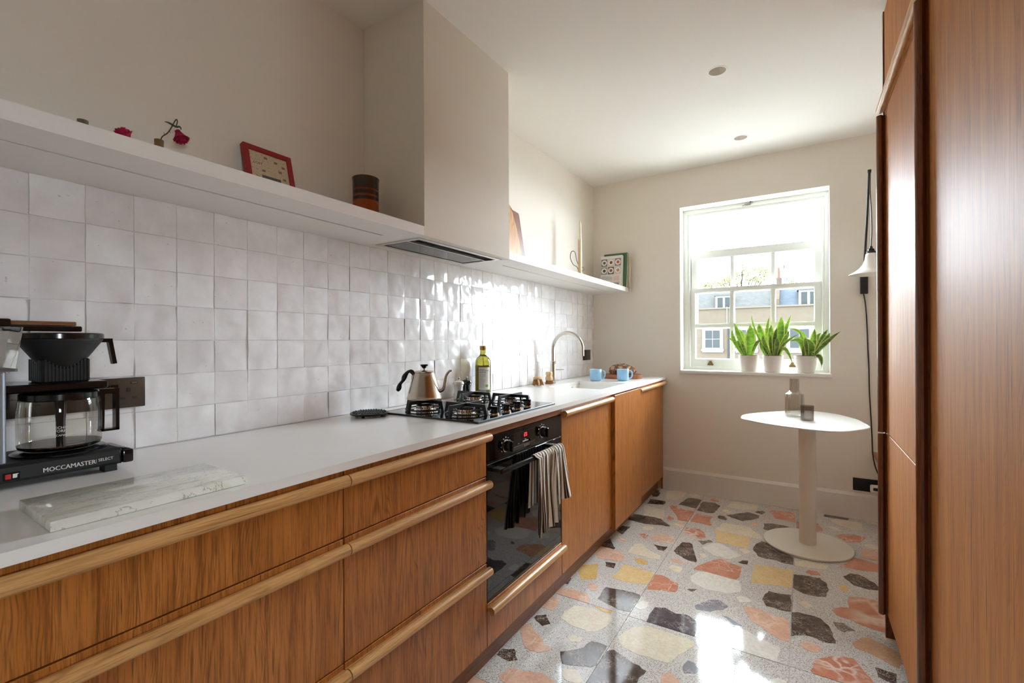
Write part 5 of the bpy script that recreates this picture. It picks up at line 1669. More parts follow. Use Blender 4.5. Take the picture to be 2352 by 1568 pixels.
# ------------------------------------------------------------------ mugs, bread
def mug(x, y, lab):
    t = thing('mug', (x, y, ZC), lab, 'mug', 'pale blue mugs by the sink')
    b = B(); b.lathe([(0.026, 0), (0.036, 0.004), (0.0415, 0.016), (0.0425, 0.082), (0.0415, 0.0835), (0.040, 0.082), (0.039, 0.016), (0.034, 0.007), (0, 0.006)], (x, y, ZC), 36, True, False)
    m = part('body', b, MUG, t, 50)
    b = B(); b.lathe([(0.0424, 0.0815), (0.0418, 0.0842), (0.0398, 0.0825), (0.0395, 0.079)], (x, y, ZC), 36, False, False); part('rim', b, plain('mug_rim', S(226, 234, 240), 0.2), m)
    def q3(d, z): return tuple(Vector((x, y, ZC)) + RD * d + Vector((0, 0, z)))
    b = B(); b.tube(catmull([q3(0.038, 0.070), q3(0.052, 0.072), q3(0.064, 0.064), q3(0.067, 0.044), q3(0.062, 0.026), q3(0.050, 0.018), q3(0.038, 0.018)], 5), 0.0052, 10)
    part('handle', b, MUG, t, 60)


MUG = plain('blue_glaze', S(150, 200, 234), 0.16)
mug(0.262, 3.185, 'pale blue mug behind the sink, left one of the two')
mug(0.430, 3.285, 'pale blue mug in front of the bread board, right one')
t = thing('bread_board', (0.345, 3.50, ZC), 'round ended brown wooden board under the loaf', 'chopping board')
poly = []
for q in range(36):
    a = 2 * PI * q / 36
    c_, s_ = math.cos(a), math.sin(a)
    poly.append((0.145 * math.copysign(abs(c_) ** 0.75, c_), 0.110 * math.copysign(abs(s_) ** 0.75, s_)))
b = B(); b.prism(poly, 0.0, 0.030)
b.xf(Matrix.Translation((0.350, 3.515, ZC + 0.0002)) @ Matrix.Rotation(TH - 0.1, 4, 'Z')); part('plank', b, wood('acacia_board', 'x', S(176, 112, 66), S(146, 84, 46), S(94, 50, 28), 0.45), t)
lm = N('bread_crust'); v = lm.coord(rand=False)
lm.color(lm.mix(lm.ramp(lm.noise(v, 30, 5, 0.7), [(0.50, (0, 0, 0, 1)), (0.62, (0.9, 0.9, 0.9, 1))]), lm.ramp(lm.noise(v, 22, 4, 0.6), [(0.3, S(84, 50, 32)), (0.6, S(134, 88, 58)), (0.8, S(160, 112, 78))]), S(214, 196, 170)))
lm.set(Roughness=0.9); lm.bump(lm.noise(v, 70, 4), 0.6, 0.006)
bm = bmesh.new(); bmesh.ops.create_icosphere(bm, subdivisions=4, radius=1.0)
for vv in bm.verts:
    p = vv.co
    z = p.z
    nz = 0.05 * math.sin(p.x * 7 + 1) * math.cos(p.y * 6) + 0.03 * math.sin(p.x * 17 + p.y * 13 + p.z * 9)
    k = 1 + nz
    score = math.exp(-((p.x * 0.8 + p.y * 0.5) / 0.13) ** 2) * max(0, z) * 0.18
    zz = (z * 0.058 if z > 0 else max(z * 0.06, -0.024)) * (1 + nz) - score * 0.06
    zz *= 1 - 0.25 * max(0, p.x)
    vv.co = Vector((p.x * 0.100 * k, p.y * 0.075 * k, zz))
b = B(); b.bm(bm); b.xf(Matrix.Translation((0.345, 3.53, ZC + 0.0505)) @ Matrix.Rotation(TH, 4, 'Z'))
zmin = min(v.z for v in b.v); b.v = [Vector((v.x, v.y, v.z - zmin + ZC + 0.0303)) for v in b.v]
solo('bread_loaf', b, lm.m, (0.345, 3.53, ZC + 0.0303), 'dark crusty floured loaf on the wooden board', 'bread', 60)

# ------------------------------------------------------------------ things on the shelves
SZ = SHZ1
t = thing('framed_print', (0.085, 0.88, SZ), 'small red framed print leaning on the wall above the shelf', 'picture')
tilt = math.atan2(0.052, 0.205)
Mf = Matrix.Translation((0.072, 0.889, SZ + 0.0015)) @ Matrix.Rotation(-tilt, 4, 'Y')
RED = plain('frame_red', S(148, 16, 22), 0.4)
FW, FH, FB = 0.082, 0.208, 0.017


def fb(*args):
    b = B(); b.box(*args); return b


b = B(); b.rbox(-0.009, -FW, 0, 0.009, -FW + FB, FH, 0.001, 1); b.rbox(-0.009, FW - FB, 0, 0.009, FW, FH, 0.001, 1); b.rbox(-0.009, -FW + FB, 0, 0.009, FW - FB, FB, 0.001, 1); b.rbox(-0.009, -FW + FB, FH - FB, 0.009, FW - FB, FH, 0.001, 1)
b.xf(Mf); part('frame', b, RED, t)
pm = N('print_paper'); v = pm.coord(rand=False)
vo = pm.n('ShaderNodeTexVoronoi'); vo.feature = 'DISTANCE_TO_EDGE'; vo.inputs['Scale'].default_value = 240; pm.l(v, vo.inputs['Vector'])
pm.color(pm.mix(pm.ramp(vo.outputs['Distance'], [(0.035, (0.7, 0.7, 0.7, 1)), (0.07, (0, 0, 0, 1))]), S(222, 200, 168), S(110, 102, 88)))
pm.set(Roughness=0.5)
b = fb(-0.004, -FW + FB - 0.002, FB - 0.002, 0.003, FW - FB + 0.002, FH - FB + 0.002); b.xf(Mf); pr = part('print', b, pm.m, t, None)
b = fb(0.002, -0.030, 0.020, 0.0036, 0.034, 0.112); b.xf(Mf); part('grey_block', b, plain('print_grey', S(92, 98, 102), 0.6), pr, None)
b = B()
for (yy, zz) in ((-0.010, 0.176), (0.024, 0.170), (0.050, 0.160), (-0.022, 0.128), (0.036, 0.140), (-0.044, 0.100), (0.048, 0.116)):
    b.box(0.002, yy - 0.005, zz - 0.004, 0.0034, yy + 0.006, zz + 0.004)
b.xf(Mf); part('print_marks', b, plain('print_dark', S(140, 124, 100), 0.6), pr, None)
b = fb(0.002, -0.052, 0.142, 0.0033, -0.024, 0.158); b.xf(Mf); part('title_ground', b, plain('print_blank', S(216, 192, 160), 0.6), pr, None)
b = B(); text_on(b, 'LOST', 0.0125, lambda x, y: (0.0037, -0.038 + x, 0.150 + y), bold=0.0004); b.xf(Mf); part('lettering', b, plain('print_ink', S(74, 70, 62), 0.6), pr, None)

cm = N('stoneware'); tc = cm.n('ShaderNodeTexCoord'); sp_ = cm.n('ShaderNodeSeparateXYZ'); cm.l(tc.outputs['Object'], sp_.inputs[0])
zz = cm.math('ADD', cm.math('MULTIPLY', sp_.outputs[2], 1 / 0.175), cm.math('MULTIPLY', cm.noise(cm.coord(rand=False), 18, 2), 0.02))
cm.color(cm.ramp(zz, [(0.0, S(150, 66, 24)), (0.515, S(150, 66, 24)), (0.52, S(54, 36, 26)), (0.585, S(54, 36, 26)), (0.59, S(120, 56, 24)), (0.635, S(120, 56, 24)), (0.64, S(50, 34, 26)), (0.72, S(56, 40, 28)), (0.725, S(112, 56, 28)), (0.755, S(112, 56, 28)), (0.76, S(58, 44, 32)), (1.0, S(66, 52, 36))]))
cm.set(Roughness=0.25)
b = B(); b.lathe([(0.040, 0), (0.0445, 0.004), (0.0465, 0.03), (0.0470, 0.160), (0.0490, 0.1745), (0.0475, 0.176), (0.0440, 0.170), (0.0435, 0.02), (0, 0.018)], (0.150, 1.194, SZ), 36, True, False)
solo('ceramic_beaker', b, cm.m, (0.150, 1.194, SZ), 'brown and orange banded ceramic beaker beside the extractor box', 'beaker', 45)

RM = plain('dried_rose_petal', S(186, 34, 78), 0.65, var=0.35)
STM = plain('rose_stem', S(84, 74, 48), 0.7)
LFM = plain('rose_sepal', S(70, 72, 52), 0.7)


def bloom(center, axis, R, seed):
    r = random.Random(seed); b = B()
    axis = Vector(axis).normalized(); q0 = Vector((0, 0, 1)).rotation_difference(axis)
    for layer, (n, ro, tilt_, hh) in enumerate(((4, 0.25, 0.15, 1.0), (5, 0.45, 0.35, 1.0), (7, 0.68, 0.6, 0.95), (8, 0.85, 0.95, 0.8))):
        for k in range(n):
            a = 2 * PI * k / n + layer * 0.5 + r.uniform(-0.2, 0.2)
            ph = r.uniform(0, 6); L = R * 1.75 * hh * r.uniform(0.85, 1.1); W = R * 0.95 * (0.6 + 0.4 * ro)

            def fn(u, v):
                s = (u - 0.5) * 2
                w = W * 1.25 * math.sin(PI * (0.14 + 0.5 * v))
                out = ro * R * (0.15 + v * (0.45 + tilt_ * v * 0.42))
                cup = -0.38 * R * s * s * (1 - v * 0.6)
                ruff = 0.10 * R * v * v * math.sin(7 * s + ph)
                x = 0.08 * R + out + cup + ruff
                y = s * w * 0.5
                z = L * (v - 0.3) - 0.18 * L * v * v * tilt_ + ruff * 0.6
                p = Vector((x * math.cos(a) - y * math.sin(a), x * math.sin(a) + y * math.cos(a), z))
                return tuple(Vector(center) + q0 @ p)
            b.grid(5, 5, fn)
    b.uv = {}
    return b


# vase with the drooping rose
vx, vy = 0.100, 0.553
t = thing('bud_vase', (vx, vy, SZ), 'brown bud vase holding the drooping dried rose', 'vase')
VB = plain('vase_brown', S(120, 92, 56), 0.35)
vp = [(0.022, 0), (0.026, 0.004), (0.028, 0.03), (0.022, 0.058), (0.0115, 0.074), (0.0100, 0.080), (0.0105, 0.099), (0.0085, 0.099), (0.008, 0.08)]
b = B(); b.lathe(vp, (vx, vy, SZ), 24, True, True); part('body', b, VB, t)
t = thing('dried_rose', (vx, vy, SZ + 0.09), 'dried crimson rose drooping out of the brown bud vase', 'flower')


RR = Vector((0.36, 0.933, 0))


def rp(d, z): return tuple(Vector((vx, vy, SZ)) + RR * d + Vector((0, 0, z)))


b = B(); pts = catmull([rp(0.002, 0.085), rp(0.006, 0.108), rp(0.018, 0.122), rp(0.027, 0.140), rp(0.034, 0.158), rp(0.038, 0.164), rp(0.0395, 0.158), rp(0.037, 0.146)], 5)
b.tube(pts, 0.0014, 8); b.tube([rp(0.012, 0.117), rp(0.010, 0.122)], [0.001, 0.0004], 5); b.tube([rp(0.022, 0.130), rp(0.024, 0.124)], [0.001, 0.0004], 5); part('stem', b, STM, t)
part('bloom', bloom(rp(0.043, 0.126), (0.32, 0.3, -1), 0.0205, 3), RM, t, 60, fixn=False)
b = B()
for d1, z1, d2, z2 in ((0.022, 0.150, 0.012, 0.151), (0.045, 0.146, 0.048, 0.138), (0.030, 0.146, 0.027, 0.140)):
    b.tube(catmull([rp(0.037, 0.143), rp(d1, z1), rp(d2, z2)], 4), [0.0022, 0.0026, 0.0026, 0.0026, 0.0024, 0.002, 0.0015, 0.001, 0.0005], 6)
part('sepals', b, LFM, t)
t = thing('bud_vase', (0.100, 0.400, SZ), 'grey green bud vase, only its lip showing over the shelf edge', 'vase')
b = B(); b.lathe([(r, z * 0.905) for r, z in vp], (0.100, 0.400, SZ), 24, True, True); part('body', b, plain('vase_green', S(98, 96, 76), 0.3), t)
t = thing('dried_rose', (0.100, 0.483, SZ), 'dried crimson rose head lying low, just showing over the shelf edge', 'flower')
part('bloom', bloom((0.100, 0.482, SZ + 0.076), (0.3, -0.5, 0.75), 0.022, 9), RM, t, 60, fixn=False)
b = B(); b.tube([(0.100, 0.484, SZ + 0.068), (0.098, 0.492, SZ + 0.03), (0.096, 0.498, SZ + 0.002)], 0.0016, 6); part('stem', b, STM, t)

# wooden boards leaning behind the extractor box
for nm, poly, x0, tl, mat, lab in (
    ('light', [(2.20, 0), (2.505, 0), (2.482, 0.13), (2.45, 0.25), (2.41, 0.345), (2.375, 0.392), (2.24, 0.385), (2.20, 0.3)], 0.050, 0.068, wood('olive_wood_board', 'z', S(208, 158, 98), S(186, 132, 76), S(132, 82, 44), 0.45, 90), 'light wooden chopping board leaning on the wall, partly hidden by the extractor box'),
    ('dark', [(2.25, 0), (2.585, 0), (2.572, 0.10), (2.545, 0.24), (2.522, 0.362), (2.515, 0.370), (2.445, 0.376), (2.41, 0.40), (2.30, 0.40)], 0.026, 0.06, wood('walnut_board', 'z', S(146, 92, 70), S(118, 70, 52), S(78, 44, 34), 0.4, 110), 'dark wooden chopping board leaning on the wall behind the light one')):
    b = B(); b.prism(poly, 0, 0.016, 'yz')
    b.xf(Matrix.Translation((x0, 0, SZ + 0.001)) @ Matrix.Rotation(-tl, 4, 'Y'))
    solo('chopping_board', b, mat, (x0, 2.35, SZ), lab, 'chopping board')
b = B(); b.lathe([(0.020, 0), (0.022, 0.003), (0.024, 0.055), (0.0225, 0.055), (0.020, 0.006), (0, 0.006)], (0.150, 2.145, SZ), 24, True, False)
solo('glass_jar', b, glass_thin('jar_glass', (0.93, 0.93, 0.93, 1), 1.5), (0.150, 2.145, SZ), 'small clear glass on the shelf right against the extractor box', 'glass')

# candle holder
hx, hy = 0.150, 3.172
t = thing('candle_holder', (hx, hy, SZ), 'slim pale wooden candle holder with a bent wire loop', 'candle holder')
b = B(); b.rbox(hx - 0.011, hy - 0.011, SZ, hx + 0.011, hy + 0.011, SZ + 0.315, 0.001, 1); part('stick', b, wood('maple_stick', 'z', S(232, 212, 178), S(220, 196, 158), S(190, 160, 118), 0.5, 80), t)


def wp(d, z): return tuple(Vector((hx, hy, SZ)) + RD * d + Vector((0, 0, z)))


b = B(); b.tube(catmull([wp(-0.013, 0.002), wp(-0.013, 0.075), wp(-0.022, 0.110), wp(-0.050, 0.130), wp(-0.070, 0.175), wp(-0.066, 0.215), wp(-0.050, 0.228), wp(-0.035, 0.212), wp(-0.026, 0.165), wp(-0.012, 0.128)], 6), 0.0024, 7)
b.tube(catmull([wp(0.011, 0.11), wp(0.024, 0.108), wp(0.028, 0.095), wp(0.022, 0.082), wp(0.011, 0.080)], 5), 0.0016, 6)
part('wire_loop', b, plain('dark_wire', S(84, 82, 76), 0.4, 0.5), t)
b = B(); b.lathe([(0.0115, 0.303), (0.0110, 0.42), (0.0085, 0.432), (0.004, 0.446), (0, 0.449)], (hx, hy, SZ), 18, True, False)
cnd = N('candle_wax'); cnd.set(Base_Color=S(238, 232, 208), Roughness=0.5)
solo('candle', b, cnd.m, (hx, hy, SZ + 0.31), 'slim ivory candle standing in the wooden holder', 'candle')


# books leaning against the window wall
def book(y0, y1, x0, x1, h, tl, yaw, cover, lab, lift=0.0):
    t = thing('book', ((x0 + x1) / 2, y0, SZ), lab, 'book')
    T_ = y1 - y0
    Mb = Matrix.Translation((x0, y0, SZ + 0.0012)) @ Matrix.Rotation(yaw, 4, 'Z') @ Matrix.Rotation(-tl, 4, 'X')
    w = x1 - x0
    b = B(); b.rbox(0, 0, 0, w, 0.0025, h, 0.0006, 1); b.rbox(0, T_ - 0.0025, 0, w, T_, h, 0.0006, 1); b.rbox(0, 0, 0, 0.0025, T_, h, 0.0006, 1); b.xf(Mb)
    c = part('cover', b, cover, t)
    b = B(); b.box(0.003, 0.003, 0.003, w - 0.004, T_ - 0.003, h - 0.004); b.xf(Mb); part('pages', b, plain('book_pages', S(232, 224, 208), 0.8), t, None)
    return t, c, Mb, w, h


CVW = plain('cover_white', S(226, 222, 218), 0.45)
t, c, Mb, w, h = book(3.650, 3.676, 0.118, 0.302, 0.262, 0.085, 0.0, CVW, 'white cookbook with six food photos on its back, at the shelf end')
PR = random.Random(5)
photo_bg = [S(120, 118, 116), S(206, 200, 194), S(132, 130, 134), S(150, 146, 142), S(110, 96, 90), S(206, 198, 190)]
food = [S(110, 100, 92), S(140, 84, 60), S(196, 108, 58), S(84, 72, 64), S(150, 96, 84), S(188, 140, 108)]
i = 0
for r0 in (0.176, 0.110):
    for q in range(3):
        x0 = 0.006 + q * 0.0575; k = 0.052
        b = B(); b.box(x0, -0.0008, r0, x0 + k, 0.0005, r0 + 0.062); b.xf(Mb); ph = part('photo', b, plain('photo_ground', photo_bg[i], 0.5), c, None); ph.parent = t
        b = B(); b.lathe([(0.0225, -0.0010), (0.0205, -0.0014), (0.0, -0.0014)], (x0 + k / 2, 0, r0 + 0.031), 22, True, False, 'y'); b.xf(Mb); part('plate', b, plain('photo_plate', S(238, 234, 228), 0.5), ph, None)
        b = B()
        b.lathe([(0.0135, -0.0015), (0.012, -0.0018), (0, -0.0018)], (x0 + k / 2 + PR.uniform(-0.002, 0.002), 0, r0 + 0.031), 9, True, False, 'y')
        b.xf(Mb); part('food', b, plain('photo_food', food[i], 0.6, var=0.4), ph, None)
        i += 1
b = B()
for q in range(5): b.box(0.010, -0.0006, 0.092 - q * 0.007, 0.010 + PR.uniform(0.078, 0.096), 0.0004, 0.0945 - q * 0.007)
b.box(0.115, -0.0006, 0.040, 0.165, 0.0004, 0.043)
b.xf(Mb); part('cover_text', b, plain('text_grey', S(158, 154, 152), 0.6), c, None)
b = B(); b.box(0.115, -0.0006, 0.056, 0.160, 0.0004, 0.092); b.xf(Mb); part('pink_panel', b, plain('panel_pink', S(226, 196, 190), 0.6), c, None)
b = B()
for q in range(16): b.box(0.118 + q * 0.0026, -0.0006, 0.022, 0.118 + q * 0.0026 + (0.0012 if q % 3 else 0.002), 0.0004, 0.036)
b.xf(Mb); part('barcode', b, MT['black_matte'], c, None)
t, c, Mb, w, h = book(3.682, 3.712, 0.134, 0.331, 0.284, 0.085, 0.0, plain('cover_green', S(74, 108, 74), 0.6), 'dark green book standing behind the white cookbook')
t, c, Mb, w, h = book(3.716, 3.738, 0.150, 0.345, 0.252, 0.085, 0.0, plain('cover_sand', S(222, 204, 176), 0.6), 'pale sand coloured book at the back of the three')
b = B(); b.tube(catmull([(0.300, 3.725, SZ + 0.014), (0.326, 3.728, SZ + 0.011), (0.3330, 3.730, SZ + 0.004), (0.3345, 3.731, SZ - 0.012), (0.3355, 3.731, SZ - 0.030)], 5), 0.0016, 6)
part('ribbon_marker', b, plain('ribbon_grey', S(96, 88, 84), 0.7), t)

# ------------------------------------------------------------------ snake plants on the sill
P1=[((1.198, 3.8, 1.069),(1.212, 3.8, 1.189),(1.209, 3.8, 1.286),0.072),((1.186, 3.83, 1.068),(1.137, 3.84, 1.19),(1.096, 3.86, 1.309),0.043),((1.175, 3.87, 1.067),(1.157, 3.88, 1.19),(1.124, 3.9, 1.257),0.035),((1.169, 3.82, 1.068),(1.108, 3.78, 1.167),(1.096, 3.76, 1.251),0.029),((1.175, 3.8, 1.066),(1.145, 3.76, 1.137),(1.128, 3.74, 1.171),0.027),((1.217, 3.82, 1.068),(1.247, 3.78, 1.144),(1.287, 3.75, 1.174),0.027),((1.18, 3.85, 1.065),(1.086, 3.82, 1.175),(1.059, 3.8, 1.181),0.012),((1.18, 3.78, 1.067),(1.167, 3.76, 1.129),(1.151, 3.75, 1.16),0.023),]
P2=[((1.361, 3.84, 1.069),(1.394, 3.84, 1.218),(1.404, 3.84, 1.341),0.066),((1.38, 3.87, 1.069),(1.422, 3.88, 1.225),(1.464, 3.9, 1.357),0.031),((1.328, 3.86, 1.068),(1.274, 3.88, 1.22),(1.261, 3.9, 1.295),0.050),((1.32, 3.88, 1.068),(1.31, 3.89, 1.219),(1.328, 3.9, 1.346),0.029),((1.345, 3.85, 1.069),(1.338, 3.86, 1.204),(1.34, 3.87, 1.284),0.043),((1.328, 3.85, 1.069),(1.245, 3.82, 1.234),(1.219, 3.8, 1.359),0.015),((1.342, 3.78, 1.069),(1.301, 3.76, 1.159),(1.299, 3.75, 1.21),0.031),((1.305, 3.8, 1.068),(1.287, 3.77, 1.122),(1.279, 3.75, 1.17),0.027),((1.378, 3.78, 1.071),(1.381, 3.76, 1.144),(1.38, 3.76, 1.197),0.035),((1.35, 3.8, 1.07),(1.338, 3.79, 1.159),(1.342, 3.79, 1.208),0.029),((1.362, 3.82, 1.07),(1.363, 3.82, 1.188),(1.379, 3.83, 1.258),0.033),((1.382, 3.8, 1.069),(1.421, 3.78, 1.166),(1.456, 3.76, 1.239),0.035),((1.389, 3.8, 1.071),(1.422, 3.76, 1.144),(1.514, 3.74, 1.215),0.023),((1.373, 3.87, 1.069),(1.425, 3.88, 1.184),(1.438, 3.89, 1.251),0.031),((1.392, 3.88, 1.069),(1.434, 3.89, 1.188),(1.453, 3.9, 1.203),0.023),((1.392, 3.8, 1.071),(1.425, 3.75, 1.115),(1.475, 3.72, 1.008),0.027),((1.323, 3.77, 1.069),(1.311, 3.75, 1.1),(1.293, 3.74, 1.137),0.023),]
P3=[((1.538, 3.82, 1.066),(1.526, 3.8, 1.158),(1.456, 3.78, 1.166),0.043),((1.544, 3.86, 1.065),(1.526, 3.87, 1.151),(1.517, 3.88, 1.205),0.035),((1.565, 3.8, 1.067),(1.55, 3.78, 1.151),(1.55, 3.77, 1.186),0.031),((1.581, 3.87, 1.065),(1.594, 3.88, 1.158),(1.605, 3.89, 1.253),0.050),((1.574, 3.79, 1.067),(1.586, 3.76, 1.13),(1.553, 3.75, 1.181),0.046),((1.599, 3.86, 1.066),(1.642, 3.87, 1.172),(1.681, 3.88, 1.246),0.035),((1.605, 3.84, 1.066),(1.658, 3.83, 1.165),(1.719, 3.82, 1.243),0.031),((1.601, 3.8, 1.068),(1.662, 3.78, 1.151),(1.746, 3.76, 1.228),0.033),((1.593, 3.88, 1.065),(1.612, 3.9, 1.172),(1.643, 3.91, 1.219),0.035),((1.58, 3.79, 1.068),(1.586, 3.76, 1.088),(1.603, 3.74, 1.053),0.017),((1.607, 3.82, 1.065),(1.631, 3.8, 1.059),(1.642, 3.79, 0.986),0.031),((1.538, 3.82, 1.066),(1.538, 3.81, 1.108),(1.541, 3.8, 1.129),0.023),((1.55, 3.88, 1.067),(1.539, 3.89, 1.202),(1.436, 3.9, 1.259),0.029),((1.547, 3.85, 1.067),(1.529, 3.84, 1.187),(1.508, 3.83, 1.238),0.017),]
lk = N('snake_leaf')
tc = lk.n('ShaderNodeTexCoord'); sp_ = lk.n('ShaderNodeSeparateXYZ'); lk.l(tc.outputs['UV'], sp_.inputs[0])
ed = lk.math('ABSOLUTE', lk.math('SUBTRACT', lk.math('MULTIPLY', sp_.outputs[0], 2.0), 1.0))
vv_ = lk.coord(scale=(1, 1, 3.0))
nz = lk.noise(vv_, 26, 3, 0.6)
green = lk.ramp(nz, [(0.35, S(40, 62, 32)), (0.5, S(66, 94, 46)), (0.65, S(108, 128, 80))])
ed2 = lk.math('ADD', ed, lk.math('MULTIPLY', lk.math('SUBTRACT', nz, 0.5), 0.35))
lk.color(lk.mix(lk.ramp(ed2, [(0.66, (0, 0, 0, 1)), (0.72, (1, 1, 1, 1))]), green, S(196, 188, 110)))
lk.set(Roughness=0.35)
lk.p.inputs['Specular IOR Level'].default_value = 0.4
tl_ = lk.n('ShaderNodeBsdfTranslucent'); tl_.inputs[0].default_value = (0.16, 0.30, 0.02, 1)
mx = lk.n('ShaderNodeMixShader'); mx.inputs[0].default_value = 0.12
lk.l(lk.p.outputs[0], mx.inputs[1]); lk.l(tl_.outputs[0], mx.inputs[2]); lk.l(mx.outputs[0], lk.out.inputs['Surface'])
POT = plain('pot_white', S(228, 220, 214), 0.5)
SOIL = plain('potting_soil', S(88, 74, 62), 0.95, var=0.4)


def leaf(parent, p0, p1, p2, w, face):
    # quadratic through p1 at half way
    p0, p1, p2 = Vector(p0), Vector(p1), Vector(p2)
    c = p1 * 2 - (p0 + p2) * 0.5
    n = 12
    b = B()
    vs = []; m = 5
    L = (p1 - p0).length + (p2 - p1).length
    for k in range(n + 1):
        s = k / n
        q = p0 * (1 - s) ** 2 + c * 2 * s * (1 - s) + p2 * s * s
        tg = ((c - p0) * (1 - s) + (p2 - c) * s).normalized()
        side = tg.cross(face)
        if side.length < 1e-4: side = Vector((1, 0, 0))
        side.normalize()
        up = side.cross(tg)
        ww = 0.5 * w * (0.50 + 0.5 * math.sin(PI * min(1, 0.12 + s * 0.78))) * max(0.02, (1 - s ** 4.5)) * (0.62 + 0.9 * min(s, 0.42))
        for i in range(m):
            u = i / (m - 1) * 2 - 1
            vs.append(q + side * (ww * u) - up * (ww * 0.45 * (1 - u * u)))
            b.uv[len(vs) - 1] = (i / (m - 1), s)
    b.add(vs, [(k * m + i, k * m + i + 1, (k + 1) * m + i + 1, (k + 1) * m + i) for k in range(n) for i in range(m - 1)])
    part('leaf', b, lk.m, parent, 80, fixn=False)


for (px_, py_, leaves, lab) in ((1.193, 3.852, P1, 'snake plant in a white pot, left one with the fewest leaves'), (1.350, 3.852, P2, 'fullest and tallest snake plant in a white pot, middle of the sill'), (1.551, 3.852, P3, 'snake plant in a white pot with leaves sweeping right, nearest the lamp')):
    big = 0.004 if px_ > 1.5 else 0.0
    t = thing('snake_plant', (px_, py_, WZ0), lab, 'plant')
    b = B(); b.lathe([(0.050, WZ0 + 0.0005), (0.0535, WZ0 + 0.003), (0.0655 + big, WZ0 + 0.108), (0.0670 + big, WZ0 + 0.110), (0.0670 + big, WZ0 + 0.1175), (0.0640 + big, WZ0 + 0.1185), (0.0625 + big, WZ0 + 0.108), (0.061, WZ0 + 0.10)], (px_, py_, 0), 40, True, False)
    pot = part('pot', b, POT, t, 40)
    b = B(); b.lathe([(0.0630 + big, WZ0 + 0.112), (0.0, WZ0 + 0.115)], (px_, py_, 0), 32, True, False); part('soil', b, SOIL, t)
    b = B(); b.lathe([(0.0645 + big, WZ0 + 0.118), (0.0655 + big, WZ0 + 0.1215), (0.0635 + big, WZ0 + 0.1215), (0.0625 + big, WZ0 + 0.113)], (px_, py_, 0), 36, False, False); part('grow_pot_rim', b, plain('grow_pot', S(120, 108, 98), 0.7), t)
    for p0, p1, p2, w in leaves:
        p0 = Vector(p0)
        d = Vector((p0.x - px_, p0.y - py_)); 
        if d.length > 0.05: d = d.normalized() * 0.05
        p0 = Vector((px_ + d.x, py_ + d.y, WZ0 + 0.106))
        dx = p2[0] - p1[0]
        face = Vector((0.25 * (1 if dx < 0 else -1), -1, 0.25)).normalized()
        leaf(t, p0, p1, p2, w * 1.05, face)

# ------------------------------------------------------------------ pedestal table, carafe, tumbler
TBZ = 0.716
TPOLY = [(1.217, 3.16), (1.226, 3.04), (1.275, 2.985), (1.345, 2.925), (1.445, 2.872), (1.52, 2.845), (1.60, 2.828), (1.66, 2.832), (1.712, 2.862), (1.775, 2.945), (1.822, 3.03), (1.833, 3.10), (1.820, 3.20), (1.795, 3.33), (1.735, 3.46), (1.66, 3.545), (1.565, 3.575), (1.47, 3.53), (1.38, 3.44), (1.30, 3.34), (1.245, 3.25)]
t = thing('pedestal_table', (1.553, 3.165, 0), 'small pale cream pedestal table with a rounded irregular top by the window wall', 'table')
TC = plain('powder_coat_cream', S(220, 212, 197), 0.42, var=0.01)
poly = [(p.x, p.y) for p in catmull([(x, y, 0) for x, y in TPOLY], 5, True)]
cxy = (1.53, 3.20)


def sc(poly, k): return [(cxy[0] + (x - cxy[0]) * k, cxy[1] + (y - cxy[1]) * k) for x, y in poly]


b = loft([[(x, y, TBZ - 0.007) for x, y in sc(poly, 0.988)], [(x, y, TBZ - 0.0055) for x, y in sc(poly, 0.997)], [(x, y, TBZ - 0.002) for x, y in poly], [(x, y, TBZ) for x, y in sc(poly, 0.995)]], True, True)
part('table_top', b, plain('table_top_white', S(236, 234, 230), 0.30, var=0.01), t, 40)
b = B(); b.lathe([(0.0425, 0.012), (0.0425, TBZ - 0.006)], (1.553, 3.165, 0), 40); part('pole', b, TC, t)
b = B(); b.lathe([(0.08, TBZ - 0.012), (0.08, TBZ - 0.0065)], (1.553, 3.165, 0), 32); part('top_plate', b, TC, t)
b = B(); b.lathe([(0.218, 0.0015), (0.219, 0.003), (0.219, 0.010), (0.217, 0.012), (0.0, 0.0125)], (1.550, 3.160, 0), 72, True, False); part('base', b, TC, t, 40)


def ribbed(prof, c, seg, amp):
    b = B(); vs = []; n = seg
    for r, z in prof:
        for k in range(n):
            a = 2 * PI * k / n
            rr = r * (1 + (amp if k % 2 else -amp))
            vs.append((c[0] + rr * math.cos(a), c[1] + rr * math.sin(a), c[2] + z))
    fs = [(i * n + k, i * n + (k + 1) % n, (i + 1) * n + (k + 1) % n, (i + 1) * n + k) for i in range(len(prof) - 1) for k in range(n)]
    fs.append(tuple(range(n))[::-1])
    b.add(vs, fs)
    return b


SMK = glass_thin('smoked_ribbed_glass', (0.86, 0.845, 0.82, 1), 0.4)
SMK2 = glass_thin('smoked_tumbler_glass', (0.64, 0.61, 0.58, 1), 0.4)
wx, wy = 1.490, 3.250
t = thing('carafe', (wx, wy, TBZ), 'ribbed grey glass carafe with a narrow neck on the pedestal table', 'carafe')
b = ribbed([(0.044, 0.001), (0.0485, 0.006), (0.0490, 0.125), (0.0465, 0.137), (0.030, 0.148), (0.0255, 0.156), (0.0250, 0.225), (0.0258, 0.228)], (wx, wy, TBZ), 72, 0.012); bd = part('body', b, SMK, t, 25)
b = ribbed([(0.040, 0.006), (0.0455, 0.010), (0.0460, 0.123), (0.0438, 0.134), (0.028, 0.145), (0.0230, 0.155), (0.0226, 0.226)], (wx, wy, TBZ), 72, 0.012); part('inner_wall', b, SMK, t, 25)
wx, wy = 1.553, 3.135
t = thing('tumbler', (wx, wy, TBZ), 'small ribbed smoky glass tumbler in front of the carafe', 'glass')
